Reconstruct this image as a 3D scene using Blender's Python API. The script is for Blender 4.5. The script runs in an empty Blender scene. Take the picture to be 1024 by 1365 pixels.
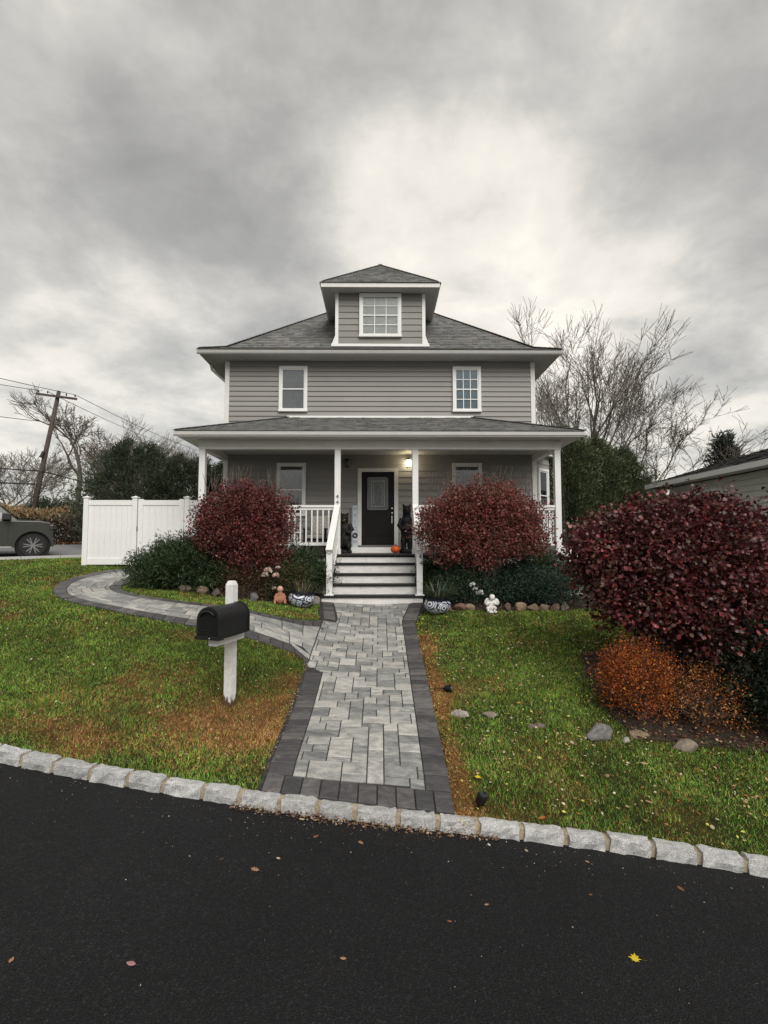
import bpy, bmesh, math, random
import numpy as np
from mathutils import Vector, Matrix

S = bpy.context.scene
COL = S.collection
R = math.radians
random.seed(7)
rng = np.random.default_rng(11)

# ------------------------------------------------------------------ camera
cam_d = bpy.data.cameras.new('camera')
cam = bpy.data.objects.new('camera', cam_d)
COL.objects.link(cam)
cam_d.sensor_fit = 'VERTICAL'
cam_d.sensor_height = 36.0
cam_d.lens = 36.0 * 669 / 1365
cam_d.clip_end = 2000
EYE = 2.40
cam.location = (0, 0, EYE)
cam.rotation_euler = (R(90 + 3.55), 0, R(-0.43))
S.camera = cam

# ------------------------------------------------------------------ light
SUN_EL, SUN_AZ = R(43), R(158)        # azimuth clockwise from +Y
SKY_STRENGTH = 0.1
EXPOSURE = 0.95
S.view_settings.view_transform = 'Standard'
S.view_settings.look = 'None'
S.view_settings.gamma = 1
S.view_settings.use_curve_mapping = False
S.view_settings.exposure = EXPOSURE

sun_d = bpy.data.lights.new('sun', 'SUN')
sun_d.energy = 1.5
sun_d.angle = R(45)
sun_d.color = (1.0, 0.965, 0.91)
sun = bpy.data.objects.new('sun', sun_d)
COL.objects.link(sun)
sd = Vector((math.sin(SUN_AZ) * math.cos(SUN_EL), math.cos(SUN_AZ) * math.cos(SUN_EL), math.sin(SUN_EL)))
sun.rotation_euler = (-sd).to_track_quat('-Z', 'Y').to_euler()
sun.location = (0, 0, 40)

world = bpy.data.worlds.new('World')
S.world = world
world.use_nodes = True


class NT:
    """small helper for node graphs"""
    def __init__(s, tree):
        s.t = tree; s.n = tree.nodes; s.l = tree.links

    def add(s, typ, **kw):
        n = s.n.new(typ)
        for k, v in kw.items():
            setattr(n, k, v)
        return n

    def put(s, sock, v):
        if isinstance(v, bpy.types.NodeSocket):
            s.l.new(v, sock)
        else:
            if hasattr(sock.default_value, '__len__') and not hasattr(v, '__len__'):
                v = [v] * len(sock.default_value)
            if hasattr(v, '__len__') and len(sock.default_value) == 4 and len(v) == 3:
                v = (*v, 1)
            sock.default_value = v

    def math(s, op, a, b=0.0, clamp=False):
        n = s.add('ShaderNodeMath', operation=op, use_clamp=clamp)
        s.put(n.inputs[0], a); s.put(n.inputs[1], b)
        return n.outputs[0]

    def vmath(s, op, a, b=(0, 0, 0)):
        n = s.add('ShaderNodeVectorMath', operation=op)
        s.put(n.inputs[0], a); s.put(n.inputs[1], b)
        return n.outputs['Value'] if op in ('DOT_PRODUCT', 'LENGTH') else n.outputs['Vector']

    def noise(s, vec, scale, detail=4, rough=0.55, dist=0.0, out='Fac'):
        n = s.add('ShaderNodeTexNoise')
        if vec is not None: s.l.new(vec, n.inputs['Vector'])
        n.inputs['Scale'].default_value = scale
        n.inputs['Detail'].default_value = detail
        n.inputs['Roughness'].default_value = rough
        n.inputs['Distortion'].default_value = dist
        return n.outputs[out]

    def ramp(s, fac, stops, interp='LINEAR'):
        n = s.add('ShaderNodeValToRGB')
        n.color_ramp.interpolation = interp
        e = n.color_ramp.elements
        while len(e) < len(stops): e.new(0.5)
        for el, (p, c) in zip(e, stops):
            el.position = p
            el.color = (*c, 1) if hasattr(c, '__len__') else (c, c, c, 1)
        s.l.new(fac, n.inputs[0])
        return n.outputs[0]

    def mix(s, fac, a, b, mode='MIX'):
        n = s.add('ShaderNodeMix', data_type='RGBA', blend_type=mode)
        s.put(n.inputs[0], fac); s.put(n.inputs[6], a); s.put(n.inputs[7], b)
        return n.outputs[2]

    def maprange(s, v, a, b, c, d, smooth=False):
        n = s.add('ShaderNodeMapRange')
        if smooth: n.interpolation_type = 'SMOOTHSTEP'
        s.put(n.inputs[0], v)
        for i, x in enumerate((a, b, c, d)): n.inputs[i + 1].default_value = x
        return n.outputs[0]


def build_sky():
    w = NT(world.node_tree)
    w.n.clear()
    out = w.add('ShaderNodeOutputWorld'); bg = w.add('ShaderNodeBackground')
    bg.inputs['Strength'].default_value = SKY_STRENGTH
    w.l.new(bg.outputs[0], out.inputs[0])
    sky = w.add('ShaderNodeTexSky', sky_type='NISHITA')
    sky.sun_disc = False
    sky.sun_elevation = SUN_EL
    sky.sun_rotation = SUN_AZ
    tc = w.add('ShaderNodeTexCoord')
    d = tc.outputs['Generated']
    sep = w.add('ShaderNodeSeparateXYZ'); w.l.new(d, sep.inputs[0])
    z = w.math('ADD', w.math('MAXIMUM', sep.outputs[2], 0.0), 0.28)
    comb = w.add('ShaderNodeCombineXYZ')
    w.l.new(w.math('DIVIDE', sep.outputs[0], z), comb.inputs[0])
    w.l.new(w.math('DIVIDE', sep.outputs[1], z), comb.inputs[1])
    comb.inputs[2].default_value = 3.7
    v = comb.outputs[0]
    # cloud deck seen from below: big masses, then softer wisps
    big = w.noise(v, 1.25, 3, 0.5, 0.25)
    mid = w.noise(v, 2.7, 5, 0.58, 0.25)
    fine = w.noise(v, 8.5, 6, 0.62, 0.2)
    t = w.math('ADD', w.math('MULTIPLY', big, 0.44), w.math('ADD', w.math('MULTIPLY', mid, 0.42), w.math('MULTIPLY', fine, 0.14)))

    def lobe(dirv, width, amp):
        n = Vector(dirv).normalized()
        dp = w.vmath('DOT_PRODUCT', d, tuple(n))
        return w.math('MULTIPLY', w.maprange(dp, math.cos(width), 1.0, 0.0, 1.0, True), amp)
    acc = None
    for L in SKY_LOBES:
        o = lobe(*L)
        acc = o if acc is None else w.math('ADD', acc, o)
    acc = w.math('MULTIPLY', acc, w.math('ADD', w.math('MULTIPLY', mid, 1.5), 0.2))
    val = w.math('ADD', w.math('MULTIPLY', w.math('SUBTRACT', t, 0.5), 2.0), w.math('ADD', acc, 0.505))
    c = w.ramp(val, SKY_RAMP)
    nsc = w.mix(0.94, sky.outputs[0], w.vmath('MULTIPLY', c, (SKY_GAIN,) * 3))
    w.l.new(nsc, bg.inputs['Color'])


SKY_GAIN = 5.7
SKY_LOBES = [((0.10, 1, 0.62), 0.28, 0.17), ((0.46, 1, 0.52), 0.22, 0.20), ((-0.55, 1, 0.16), 0.45, 0.20),
             ((-0.42, 1, 0.52), 0.34, -0.13), ((0.70, 1, 0.66), 0.30, -0.14), ((0.35, 1, 0.10), 0.5, 0.20)]
SKY_RAMP = [(0.12, (0.27, 0.263, 0.25)), (0.40, (0.415, 0.404, 0.382)), (0.58, (0.58, 0.562, 0.522)), (0.75, (0.81, 0.77, 0.695)), (0.97, (0.99, 0.93, 0.83))]
build_sky()

# ------------------------------------------------------------------ materials
MATS = {}


def mat(name, fn):
    m = bpy.data.materials.new(name)
    m.use_nodes = True
    t = NT(m.node_tree)
    b = t.n['Principled BSDF']
    fn(t, b)
    MATS[name] = m
    return m


def plain(name, c, rough=0.6, var=0.12, scale=6, bump=0.0, bscale=60, metal=0.0, spec=0.5, dirt=None):
    def fn(t, b):
        tc = t.add('ShaderNodeTexCoord').outputs['Object']
        n = t.noise(tc, scale, 5, 0.6)
        lo = tuple(x * (1 - var) for x in c); hi = tuple(min(1, x * (1 + var)) for x in c)
        col = t.ramp(n, [(0.3, lo), (0.7, hi)])
        if dirt:
            g = t.noise(tc, scale * 3.1, 6, 0.7)
            col = t.mix(t.maprange(g, 0.55, 0.75, 0, dirt[1]), col, dirt[0])
        t.put(b.inputs['Base Color'], col)
        b.inputs['Roughness'].default_value = rough
        b.inputs['Metallic'].default_value = metal
        b.inputs['Specular IOR Level'].default_value = spec
        if bump:
            bp = t.add('ShaderNodeBump'); bp.inputs['Strength'].default_value = bump; bp.inputs['Distance'].default_value = 0.01
            t.l.new(t.noise(tc, bscale, 4, 0.6), bp.inputs['Height']); t.l.new(bp.outputs[0], b.inputs['Normal'])
    return mat(name, fn)


WHITE = plain('white_vinyl', (0.80, 0.80, 0.785), 0.45, 0.03, 3, dirt=((0.52, 0.50, 0.46), 0.25))
WHITE_WOOD = plain('white_painted_wood', (0.78, 0.78, 0.765), 0.55, 0.05, 7, 0.25, 30, dirt=((0.45, 0.43, 0.39), 0.35))
TRIM = plain('trim_grey_white', (0.74, 0.73, 0.70), 0.5, 0.05, 4)
GUTTER = plain('gutter_paint', (0.52, 0.51, 0.49), 0.4, 0.06, 4)
SOFFIT = plain('soffit', (0.48, 0.47, 0.45), 0.6, 0.05, 4)
DARKSTONE = plain('dark_slate_tread', (0.016, 0.016, 0.017), 0.65, 0.3, 9, 0.3, 40, spec=0.25, dirt=((0.10, 0.10, 0.10), 0.35))
BLACK = plain('black_plastic', (0.007, 0.007, 0.0075), 0.5, 0.15, 8, spec=0.3)
MAILBLACK = plain('mailbox_black', (0.010, 0.0105, 0.011), 0.42, 0.25, 14, 0.4, 160, dirt=((0.035, 0.036, 0.037), 0.5), spec=0.4)
DOOR = plain('door_dark', (0.011, 0.0085, 0.009), 0.5, 0.15, 8, spec=0.2)
METAL = plain('satin_metal', (0.6, 0.58, 0.55), 0.3, 0.05, 10, metal=1.0)
MORTAR = plain('mortar', (0.36, 0.30, 0.21), 0.9, 0.25, 20, 0.6, 90, dirt=((0.12, 0.09, 0.06), 0.7))
ORANGE = plain('orange_pumpkin', (0.75, 0.11, 0.012), 0.5, 0.12, 9)
STEMG = plain('dry_stem', (0.13, 0.09, 0.04), 0.8, 0.2, 20)
BARK = plain('bark', (0.11, 0.092, 0.078), 0.95, 0.35, 7, 0.5, 30)
BARKL = plain('bark_grey', (0.17, 0.15, 0.132), 0.95, 0.3, 7, 0.5, 30)
POLE = plain('pole_wood', (0.075, 0.06, 0.05), 0.9, 0.3, 5, 0.4, 25)
WIRE = plain('wire', (0.03, 0.03, 0.032), 0.6, 0.1)
STATUE_BLACK = plain('carved_dark_wood', (0.007, 0.007, 0.0075), 0.55, 0.5, 10, 0.8, 26, spec=0.25, dirt=((0.03, 0.026, 0.022), 0.4))
STATUE_BROWN = plain('carved_brown_wood', (0.013, 0.012, 0.0125), 0.6, 0.6, 8, 0.8, 26, spec=0.25, dirt=((0.10, 0.085, 0.07), 0.7))
STATUE_WHITE = plain('white_plaster', (0.78, 0.77, 0.74), 0.7, 0.08, 12, 0.2, 40)
TERRA = plain('terracotta', (0.34, 0.14, 0.09), 0.75, 0.25, 14, 0.3, 50)
TERRAP = plain('terracotta_pale', (0.55, 0.30, 0.24), 0.75, 0.2, 14, 0.3, 50)
TIRE = plain('tyre_rubber', (0.016, 0.016, 0.017), 0.8, 0.2, 10)
RIM = plain('rim_alloy', (0.30, 0.30, 0.30), 0.35, 0.1, 10, metal=0.7)
CARP = plain('car_paint_grey', (0.062, 0.064, 0.056), 0.25, 0.04, 3, metal=0.4)
CARTRIM = plain('car_black_trim', (0.02, 0.02, 0.021), 0.5, 0.1)
SIGNB = plain('sign_board', (0.50, 0.54, 0.58), 0.7, 0.12, 12)
INK = plain('dark_lettering', (0.05, 0.05, 0.06), 0.6, 0.1)
CUSHION = plain('cushion_print', (0.42, 0.40, 0.36), 0.9, 0.55, 26)
FLOOR = plain('porch_decking', (0.07, 0.065, 0.062), 0.6, 0.2, 6)
JOINT = plain('joint_sand', (0.030, 0.029, 0.027), 0.95, 0.4, 12, 0.5, 90)
SOIL = plain('soil', (0.045, 0.032, 0.022), 0.95, 0.4, 9, 0.9, 40)


def f_siding(c, var=0.05):
    def fn(t, b):
        oi = t.add('ShaderNodeObjectInfo').outputs['Random']
        tc = t.add('ShaderNodeNewGeometry').outputs['Position']
        mp = t.add('ShaderNodeMapping'); mp.inputs['Scale'].default_value = (1, 1, 14); t.l.new(tc, mp.inputs[0])
        n = t.noise(mp.outputs[0], 3.0, 5, 0.6)
        n2 = t.noise(tc, 0.9, 4, 0.6)
        k = t.math('ADD', t.maprange(oi, 0, 1, 0.95, 1.05), t.math('ADD', t.maprange(n, 0.2, 0.8, -var, var), t.maprange(n2, 0.2, 0.8, -var, var)))
        col = t.vmath('MULTIPLY', k, c)
        t.put(b.inputs['Base Color'], col)
        b.inputs['Roughness'].default_value = 0.55
        b.inputs['Specular IOR Level'].default_value = 0.3
    return fn


SIDING = mat('taupe_vinyl_siding', f_siding((0.285, 0.274, 0.262)))
SIDING_D = mat('dormer_shake_siding', f_siding((0.255, 0.25, 0.232)))
SIDING_N = mat('grey_vinyl_siding', f_siding((0.62, 0.62, 0.59)))


def f_attr(rough=0.6, transl=0.0, spec=0.3, bump=0.0, bscale=80, speck=0.0):
    def fn(t, b):
        a = t.add('ShaderNodeAttribute', attribute_name='Col').outputs['Color']
        col = a
        if speck:
            tc = t.add('ShaderNodeTexCoord').outputs['Object']
            n = t.noise(tc, bscale, 4, 0.7)
            col = t.mix(1.0, a, t.ramp(n, [(0.3, 1 - speck), (0.7, 1 + speck)]), 'MULTIPLY')
        t.put(b.inputs['Base Color'], col)
        b.inputs['Roughness'].default_value = rough
        b.inputs['Specular IOR Level'].default_value = spec
        if bump:
            tc = t.add('ShaderNodeTexCoord').outputs['Object']
            bp = t.add('ShaderNodeBump'); bp.inputs['Strength'].default_value = bump; bp.inputs['Distance'].default_value = 0.01
            t.l.new(t.noise(tc, bscale, 4, 0.65), bp.inputs['Height']); t.l.new(bp.outputs[0], b.inputs['Normal'])
        if transl:
            tr = t.add('ShaderNodeBsdfTranslucent'); t.put(tr.inputs[0], col)
            mx = t.add('ShaderNodeMixShader'); mx.inputs[0].default_value = transl
            t.l.new(b.outputs[0], mx.inputs[1]); t.l.new(tr.outputs[0], mx.inputs[2])
            t.l.new(mx.outputs[0], t.n['Material Output'].inputs[0])
    return fn


LEAF = mat('leaf', f_attr(0.55, 0.22, 0.35))
LEAF_GLOSS = mat('leaf_waxy', f_attr(0.42, 0.15, 0.5))
GRASS = mat('grass_blade', f_attr(0.6, 0.25, 0.25))
SHINGLE = mat('asphalt_shingle', f_attr(0.9, 0, 0.2, 0.5, 140, 0.25))
ROCKM = mat('field_stone', f_attr(0.85, 0, 0.25, 0.9, 22, 0.35))


def f_asphalt(t, b):
    tc = t.add('ShaderNodeNewGeometry').outputs['Position']
    vor = t.add('ShaderNodeTexVoronoi'); t.l.new(tc, vor.inputs['Vector']); vor.inputs['Scale'].default_value = 95
    n1 = t.noise(tc, 60, 4, 0.7)
    n2 = t.noise(tc, 0.7, 5, 0.6)
    n3 = t.noise(tc, 210, 2, 0.6)
    base = t.ramp(vor.outputs['Color'], [(0.0, (0.006, 0.006, 0.0065)), (0.7, (0.012, 0.012, 0.013)), (0.96, (0.028, 0.028, 0.029)), (1.0, (0.06, 0.06, 0.06))])
    col = t.mix(1.0, base, t.ramp(n2, [(0.3, 0.82), (0.7, 1.2)]), 'MULTIPLY')
    # dust and grit towards the kerb collects in patches
    col = t.mix(t.maprange(t.noise(tc, 2.3, 6, 0.7), 0.58, 0.8, 0, 0.2), col, (0.03, 0.028, 0.026))
    t.put(b.inputs['Base Color'], col)
    t.put(b.inputs['Roughness'], t.ramp(n1, [(0.3, 0.6), (0.7, 0.9)]))
    b.inputs['Specular IOR Level'].default_value = 0.22
    bp = t.add('ShaderNodeBump'); bp.inputs['Strength'].default_value = 1.0; bp.inputs['Distance'].default_value = 0.006
    h = t.math('ADD', t.math('MULTIPLY', vor.outputs['Distance'], 1.4), t.math('MULTIPLY', n1, 0.9))
    t.l.new(t.math('ADD', h, t.math('MULTIPLY', n3, 0.2)), bp.inputs['Height'])
    t.l.new(bp.outputs[0], b.inputs['Normal'])


ASPHALT = mat('fresh_asphalt', f_asphalt)
STREETM = plain('street_asphalt', (0.20, 0.20, 0.205), 0.9, 0.12, 2, 0.4, 60)


def f_granite(t, b):
    tc = t.add('ShaderNodeNewGeometry').outputs['Position']
    oi = t.add('ShaderNodeObjectInfo').outputs['Random']
    n = t.noise(tc, 150, 3, 0.75)
    n2 = t.noise(tc, 14, 5, 0.65)
    col = t.ramp(n, [(0.36, (0.14, 0.14, 0.145)), (0.45, (0.42, 0.42, 0.415)), (0.58, (0.60, 0.595, 0.58)), (0.75, (0.74, 0.73, 0.70))])
    col = t.mix(1.0, col, t.ramp(n2, [(0.3, 0.7), (0.7, 1.15)]), 'MULTIPLY')
    col = t.mix(1.0, col, t.ramp(oi, [(0, 0.85), (1, 1.1)]), 'MULTIPLY')
    t.put(b.inputs['Base Color'], col)
    b.inputs['Roughness'].default_value = 0.85
    bp = t.add('ShaderNodeBump'); bp.inputs['Strength'].default_value = 0.9; bp.inputs['Distance'].default_value = 0.012
    t.l.new(t.math('ADD', t.math('MULTIPLY', n, 0.4), t.noise(tc, 40, 5, 0.7)), bp.inputs['Height']); t.l.new(bp.outputs[0], b.inputs['Normal'])


GRANITE = mat('granite', f_granite)


def f_paver(lo, mid, hi, contrast=1.0):
    def fn(t, b):
        oi = t.add('ShaderNodeObjectInfo').outputs['Random']
        pos = t.add('ShaderNodeNewGeometry').outputs['Position']
        sh = t.add('ShaderNodeCombineXYZ')
        t.l.new(t.math('MULTIPLY', oi, 37.0), sh.inputs[0]); t.l.new(t.math('MULTIPLY', oi, 91.0), sh.inputs[1])
        v = t.vmath('ADD', pos, sh.outputs[0])
        mp = t.add('ShaderNodeMapping'); mp.inputs['Scale'].default_value = (1.0, 2.4, 1.0); t.l.new(v, mp.inputs[0])
        n = t.noise(mp.outputs[0], 4.2, 5, 0.62, 1.4)
        k = t.math('ADD', t.math('MULTIPLY', oi, 0.44 * contrast), t.math('ADD', t.math('MULTIPLY', n, 1.15), -0.15))
        col = t.ramp(k, [(0.28, lo), (0.6, mid), (0.95, hi)])
        g = t.noise(pos, 130, 3, 0.7)
        col = t.mix(1.0, col, t.ramp(g, [(0.3, 0.68), (0.7, 1.26)]), 'MULTIPLY')
        st = t.noise(pos, 3.3, 5, 0.65)
        col = t.mix(t.maprange(st, 0.55, 0.75, 0, 0.35), col, (0.075, 0.073, 0.07))
        t.put(b.inputs['Base Color'], col)
        t.put(b.inputs['Roughness'], t.ramp(n, [(0.3, 0.5), (0.7, 0.75)]))
        b.inputs['Specular IOR Level'].default_value = 0.4
        bp = t.add('ShaderNodeBump'); bp.inputs['Strength'].default_value = 0.45; bp.inputs['Distance'].default_value = 0.006
        t.l.new(g, bp.inputs['Height']); t.l.new(bp.outputs[0], b.inputs['Normal'])
    return fn


PAVER = mat('blended_grey_paver', f_paver((0.125, 0.13, 0.132), (0.265, 0.265, 0.255), (0.50, 0.48, 0.435)))
PAVER_D = mat('charcoal_border_paver', f_paver((0.040, 0.039, 0.042), (0.068, 0.064, 0.066), (0.15, 0.14, 0.135), 0.9))


def f_riser(t, b):
    tc = t.add('ShaderNodeNewGeometry').outputs['Position']
    mp = t.add('ShaderNodeMapping'); mp.inputs['Rotation'].default_value = (0, 0.7, 0); mp.inputs['Scale'].default_value = (1.2, 1, 7); t.l.new(tc, mp.inputs[0])
    n = t.noise(mp.outputs[0], 4, 6, 0.65, 0.6)
    col = t.ramp(n, [(0.3, (0.56, 0.545, 0.53)), (0.5, (0.74, 0.73, 0.71)), (0.75, (0.82, 0.81, 0.79))])
    sp = t.noise(tc, 22, 5, 0.7)
    col = t.mix(t.maprange(sp, 0.62, 0.74, 0, 0.6), col, (0.18, 0.16, 0.14))
    t.put(b.inputs['Base Color'], col)
    b.inputs['Roughness'].default_value = 0.6


RISER = mat('veined_white_stone', f_riser)


def f_lawn_ground(t, b):
    pos = t.add('ShaderNodeNewGeometry').outputs['Position']
    a = t.add('ShaderNodeAttribute', attribute_name='Col').outputs['Color']
    n = t.noise(pos, 14, 6, 0.7)
    n2 = t.noise(pos, 70, 4, 0.7)
    col = t.mix(1.0, a, t.ramp(n, [(0.3, 0.6), (0.7, 1.25)]), 'MULTIPLY')
    col = t.mix(1.0, col, t.ramp(n2, [(0.3, 0.55), (0.7, 1.3)]), 'MULTIPLY')
    t.put(b.inputs['Base Color'], col)
    b.inputs['Roughness'].default_value = 0.95
    b.inputs['Specular IOR Level'].default_value = 0.1
    bp = t.add('ShaderNodeBump'); bp.inputs['Strength'].default_value = 1.0; bp.inputs['Distance'].default_value = 0.03
    t.l.new(n2, bp.inputs['Height']); t.l.new(bp.outputs[0], b.inputs['Normal'])


LAWNG = mat('lawn_ground', f_lawn_ground)


def f_mulch(t, b):
    pos = t.add('ShaderNodeNewGeometry').outputs['Position']
    n = t.noise(pos, 45, 5, 0.75)
    col = t.ramp(n, [(0.3, (0.018, 0.012, 0.009)), (0.55, (0.05, 0.032, 0.022)), (0.75, (0.11, 0.065, 0.04))])
    t.put(b.inputs['Base Color'], col)
    b.inputs['Roughness'].default_value = 0.95
    bp = t.add('ShaderNodeBump'); bp.inputs['Strength'].default_value = 1.0; bp.inputs['Distance'].default_value = 0.03
    t.l.new(n, bp.inputs['Height']); t.l.new(bp.outputs[0], b.inputs['Normal'])


MULCH = mat('mulch', f_mulch)


def f_glass(t, b):
    tr = t.add('ShaderNodeBsdfTransparent'); tr.inputs[0].default_value = (0.93, 0.94, 0.935, 1)
    gl = t.add('ShaderNodeBsdfGlossy'); gl.inputs['Roughness'].default_value = 0.03
    gl.inputs[0].default_value = (0.95, 0.97, 1, 1)
    fr = t.add('ShaderNodeFresnel'); fr.inputs[0].default_value = 1.5
    mx = t.add('ShaderNodeMixShader')
    t.l.new(t.math('ADD', t.math('MULTIPLY', fr.outputs[0], 1.0), 0.03, True), mx.inputs[0])
    t.l.new(tr.outputs[0], mx.inputs[1]); t.l.new(gl.outputs[0], mx.inputs[2])
    t.l.new(mx.outputs[0], t.n['Material Output'].inputs[0])


GLASS = mat('window_glass', f_glass)
DGLASS = plain('dark_car_glass', (0.015, 0.018, 0.02), 0.06, 0.05, 3, spec=0.8)


def f_leaded(t, b):
    pos = t.add('ShaderNodeNewGeometry').outputs['Position']
    v = t.add('ShaderNodeTexVoronoi'); t.l.new(pos, v.inputs['Vector']); v.inputs['Scale'].default_value = 55
    t.put(b.inputs['Base Color'], t.ramp(v.outputs['Distance'], [(0.0, (0.20, 0.215, 0.21)), (0.6, (0.09, 0.10, 0.10))]))
    b.inputs['Roughness'].default_value = 0.15
    bp = t.add('ShaderNodeBump'); bp.inputs['Strength'].default_value = 0.6; bp.inputs['Distance'].default_value = 0.004
    t.l.new(v.outputs['Distance'], bp.inputs['Height']); t.l.new(bp.outputs[0], b.inputs['Normal'])


LEADED = mat('textured_door_glass', f_leaded)


def f_curtain(c):
    def fn(t, b):
        pos = t.add('ShaderNodeNewGeometry').outputs['Position']
        n = t.noise(pos, 9, 3, 0.6)
        t.put(b.inputs['Base Color'], t.ramp(n, [(0.3, tuple(x * .85 for x in c)), (0.7, c)]))
        b.inputs['Roughness'].default_value = 0.9
    return fn


CURT_PALE = mat('pale_curtain', f_curtain((0.86, 0.87, 0.82)))
CURT_GREY = mat('grey_blind', f_curtain((0.27, 0.29, 0.295)))
BLIND_BLUE_REFL = mat('blind_with_blue_reflection', f_curtain((0.24, 0.36, 0.44)))  # bluish reflection of the upper right window, painted into the sheet's colour
ROOM_DARK = mat('painted_room_dark', f_curtain((0.07, 0.075, 0.075)))  # darkness of the unlit room, painted on a sheet behind the glass


def f_talavera(t, b):
    tc = t.add('ShaderNodeTexCoord').outputs['Object']
    mp = t.add('ShaderNodeMapping'); mp.inputs['Scale'].default_value = (1, 1, 1.25); t.l.new(tc, mp.inputs[0])
    w = t.add('ShaderNodeTexWave', wave_type='RINGS', rings_direction='SPHERICAL'); w.inputs['Scale'].default_value = 1.0
    vor = t.add('ShaderNodeTexVoronoi'); t.l.new(mp.outputs[0], vor.inputs['Vector']); vor.inputs['Scale'].default_value = 5.2
    s = t.math('SINE', t.math('MULTIPLY', vor.outputs['Distance'], 34.0))
    m = t.maprange(s, -0.05, 0.15, 0, 1)
    v2 = t.add('ShaderNodeTexVoronoi', feature='DISTANCE_TO_EDGE'); t.l.new(mp.outputs[0], v2.inputs['Vector']); v2.inputs['Scale'].default_value = 5.2
    e = t.maprange(v2.outputs['Distance'], 0.03, 0.07, 1, 0)
    k = t.math('MAXIMUM', t.math('MULTIPLY', m, 0.95), e)
    t.put(b.inputs['Base Color'], t.mix(k, (0.66, 0.68, 0.74), (0.012, 0.016, 0.045)))
    b.inputs['Roughness'].default_value = 0.2


TALAVERA = mat('blue_white_glaze', f_talavera)


def f_lamp(t, b):
    b.inputs['Base Color'].default_value = (1, 0.9, 0.7, 1)
    b.inputs['Emission Color'].default_value = (1, 0.90, 0.62, 1)
    b.inputs['Emission Strength'].default_value = 9.0


LAMP_ON = mat('lit_globe', f_lamp)
LAMP_OFF = plain('frosted_unlit_glass', (0.10, 0.10, 0.095), 0.3, 0.05)


def f_postbase(t, b):
    tc = t.add('ShaderNodeTexCoord').outputs['Object']
    sep = t.add('ShaderNodeSeparateXYZ'); t.l.new(tc, sep.inputs[0])
    mp = t.add('ShaderNodeMapping'); mp.inputs['Scale'].default_value = (5, 5, 0.7); t.l.new(tc, mp.inputs[0])
    n = t.noise(mp.outputs[0], 9, 4, 0.7)
    n2 = t.noise(tc, 16, 6, 0.7)
    col = t.ramp(n2, [(0.35, (0.62, 0.62, 0.60)), (0.6, (0.80, 0.80, 0.785))])
    h = t.math('ADD', sep.outputs[2], t.math('MULTIPLY', t.math('SUBTRACT', n, 0.5), 0.42))
    col = t.mix(t.maprange(h, 0.07, 0.10, 1, 0), col, (0.10, 0.055, 0.03))
    t.put(b.inputs['Base Color'], col)
    b.inputs['Roughness'].default_value = 0.6


POSTM = mat('weathered_white_post', f_postbase)

# ------------------------------------------------------------------ mesh helpers


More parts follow.
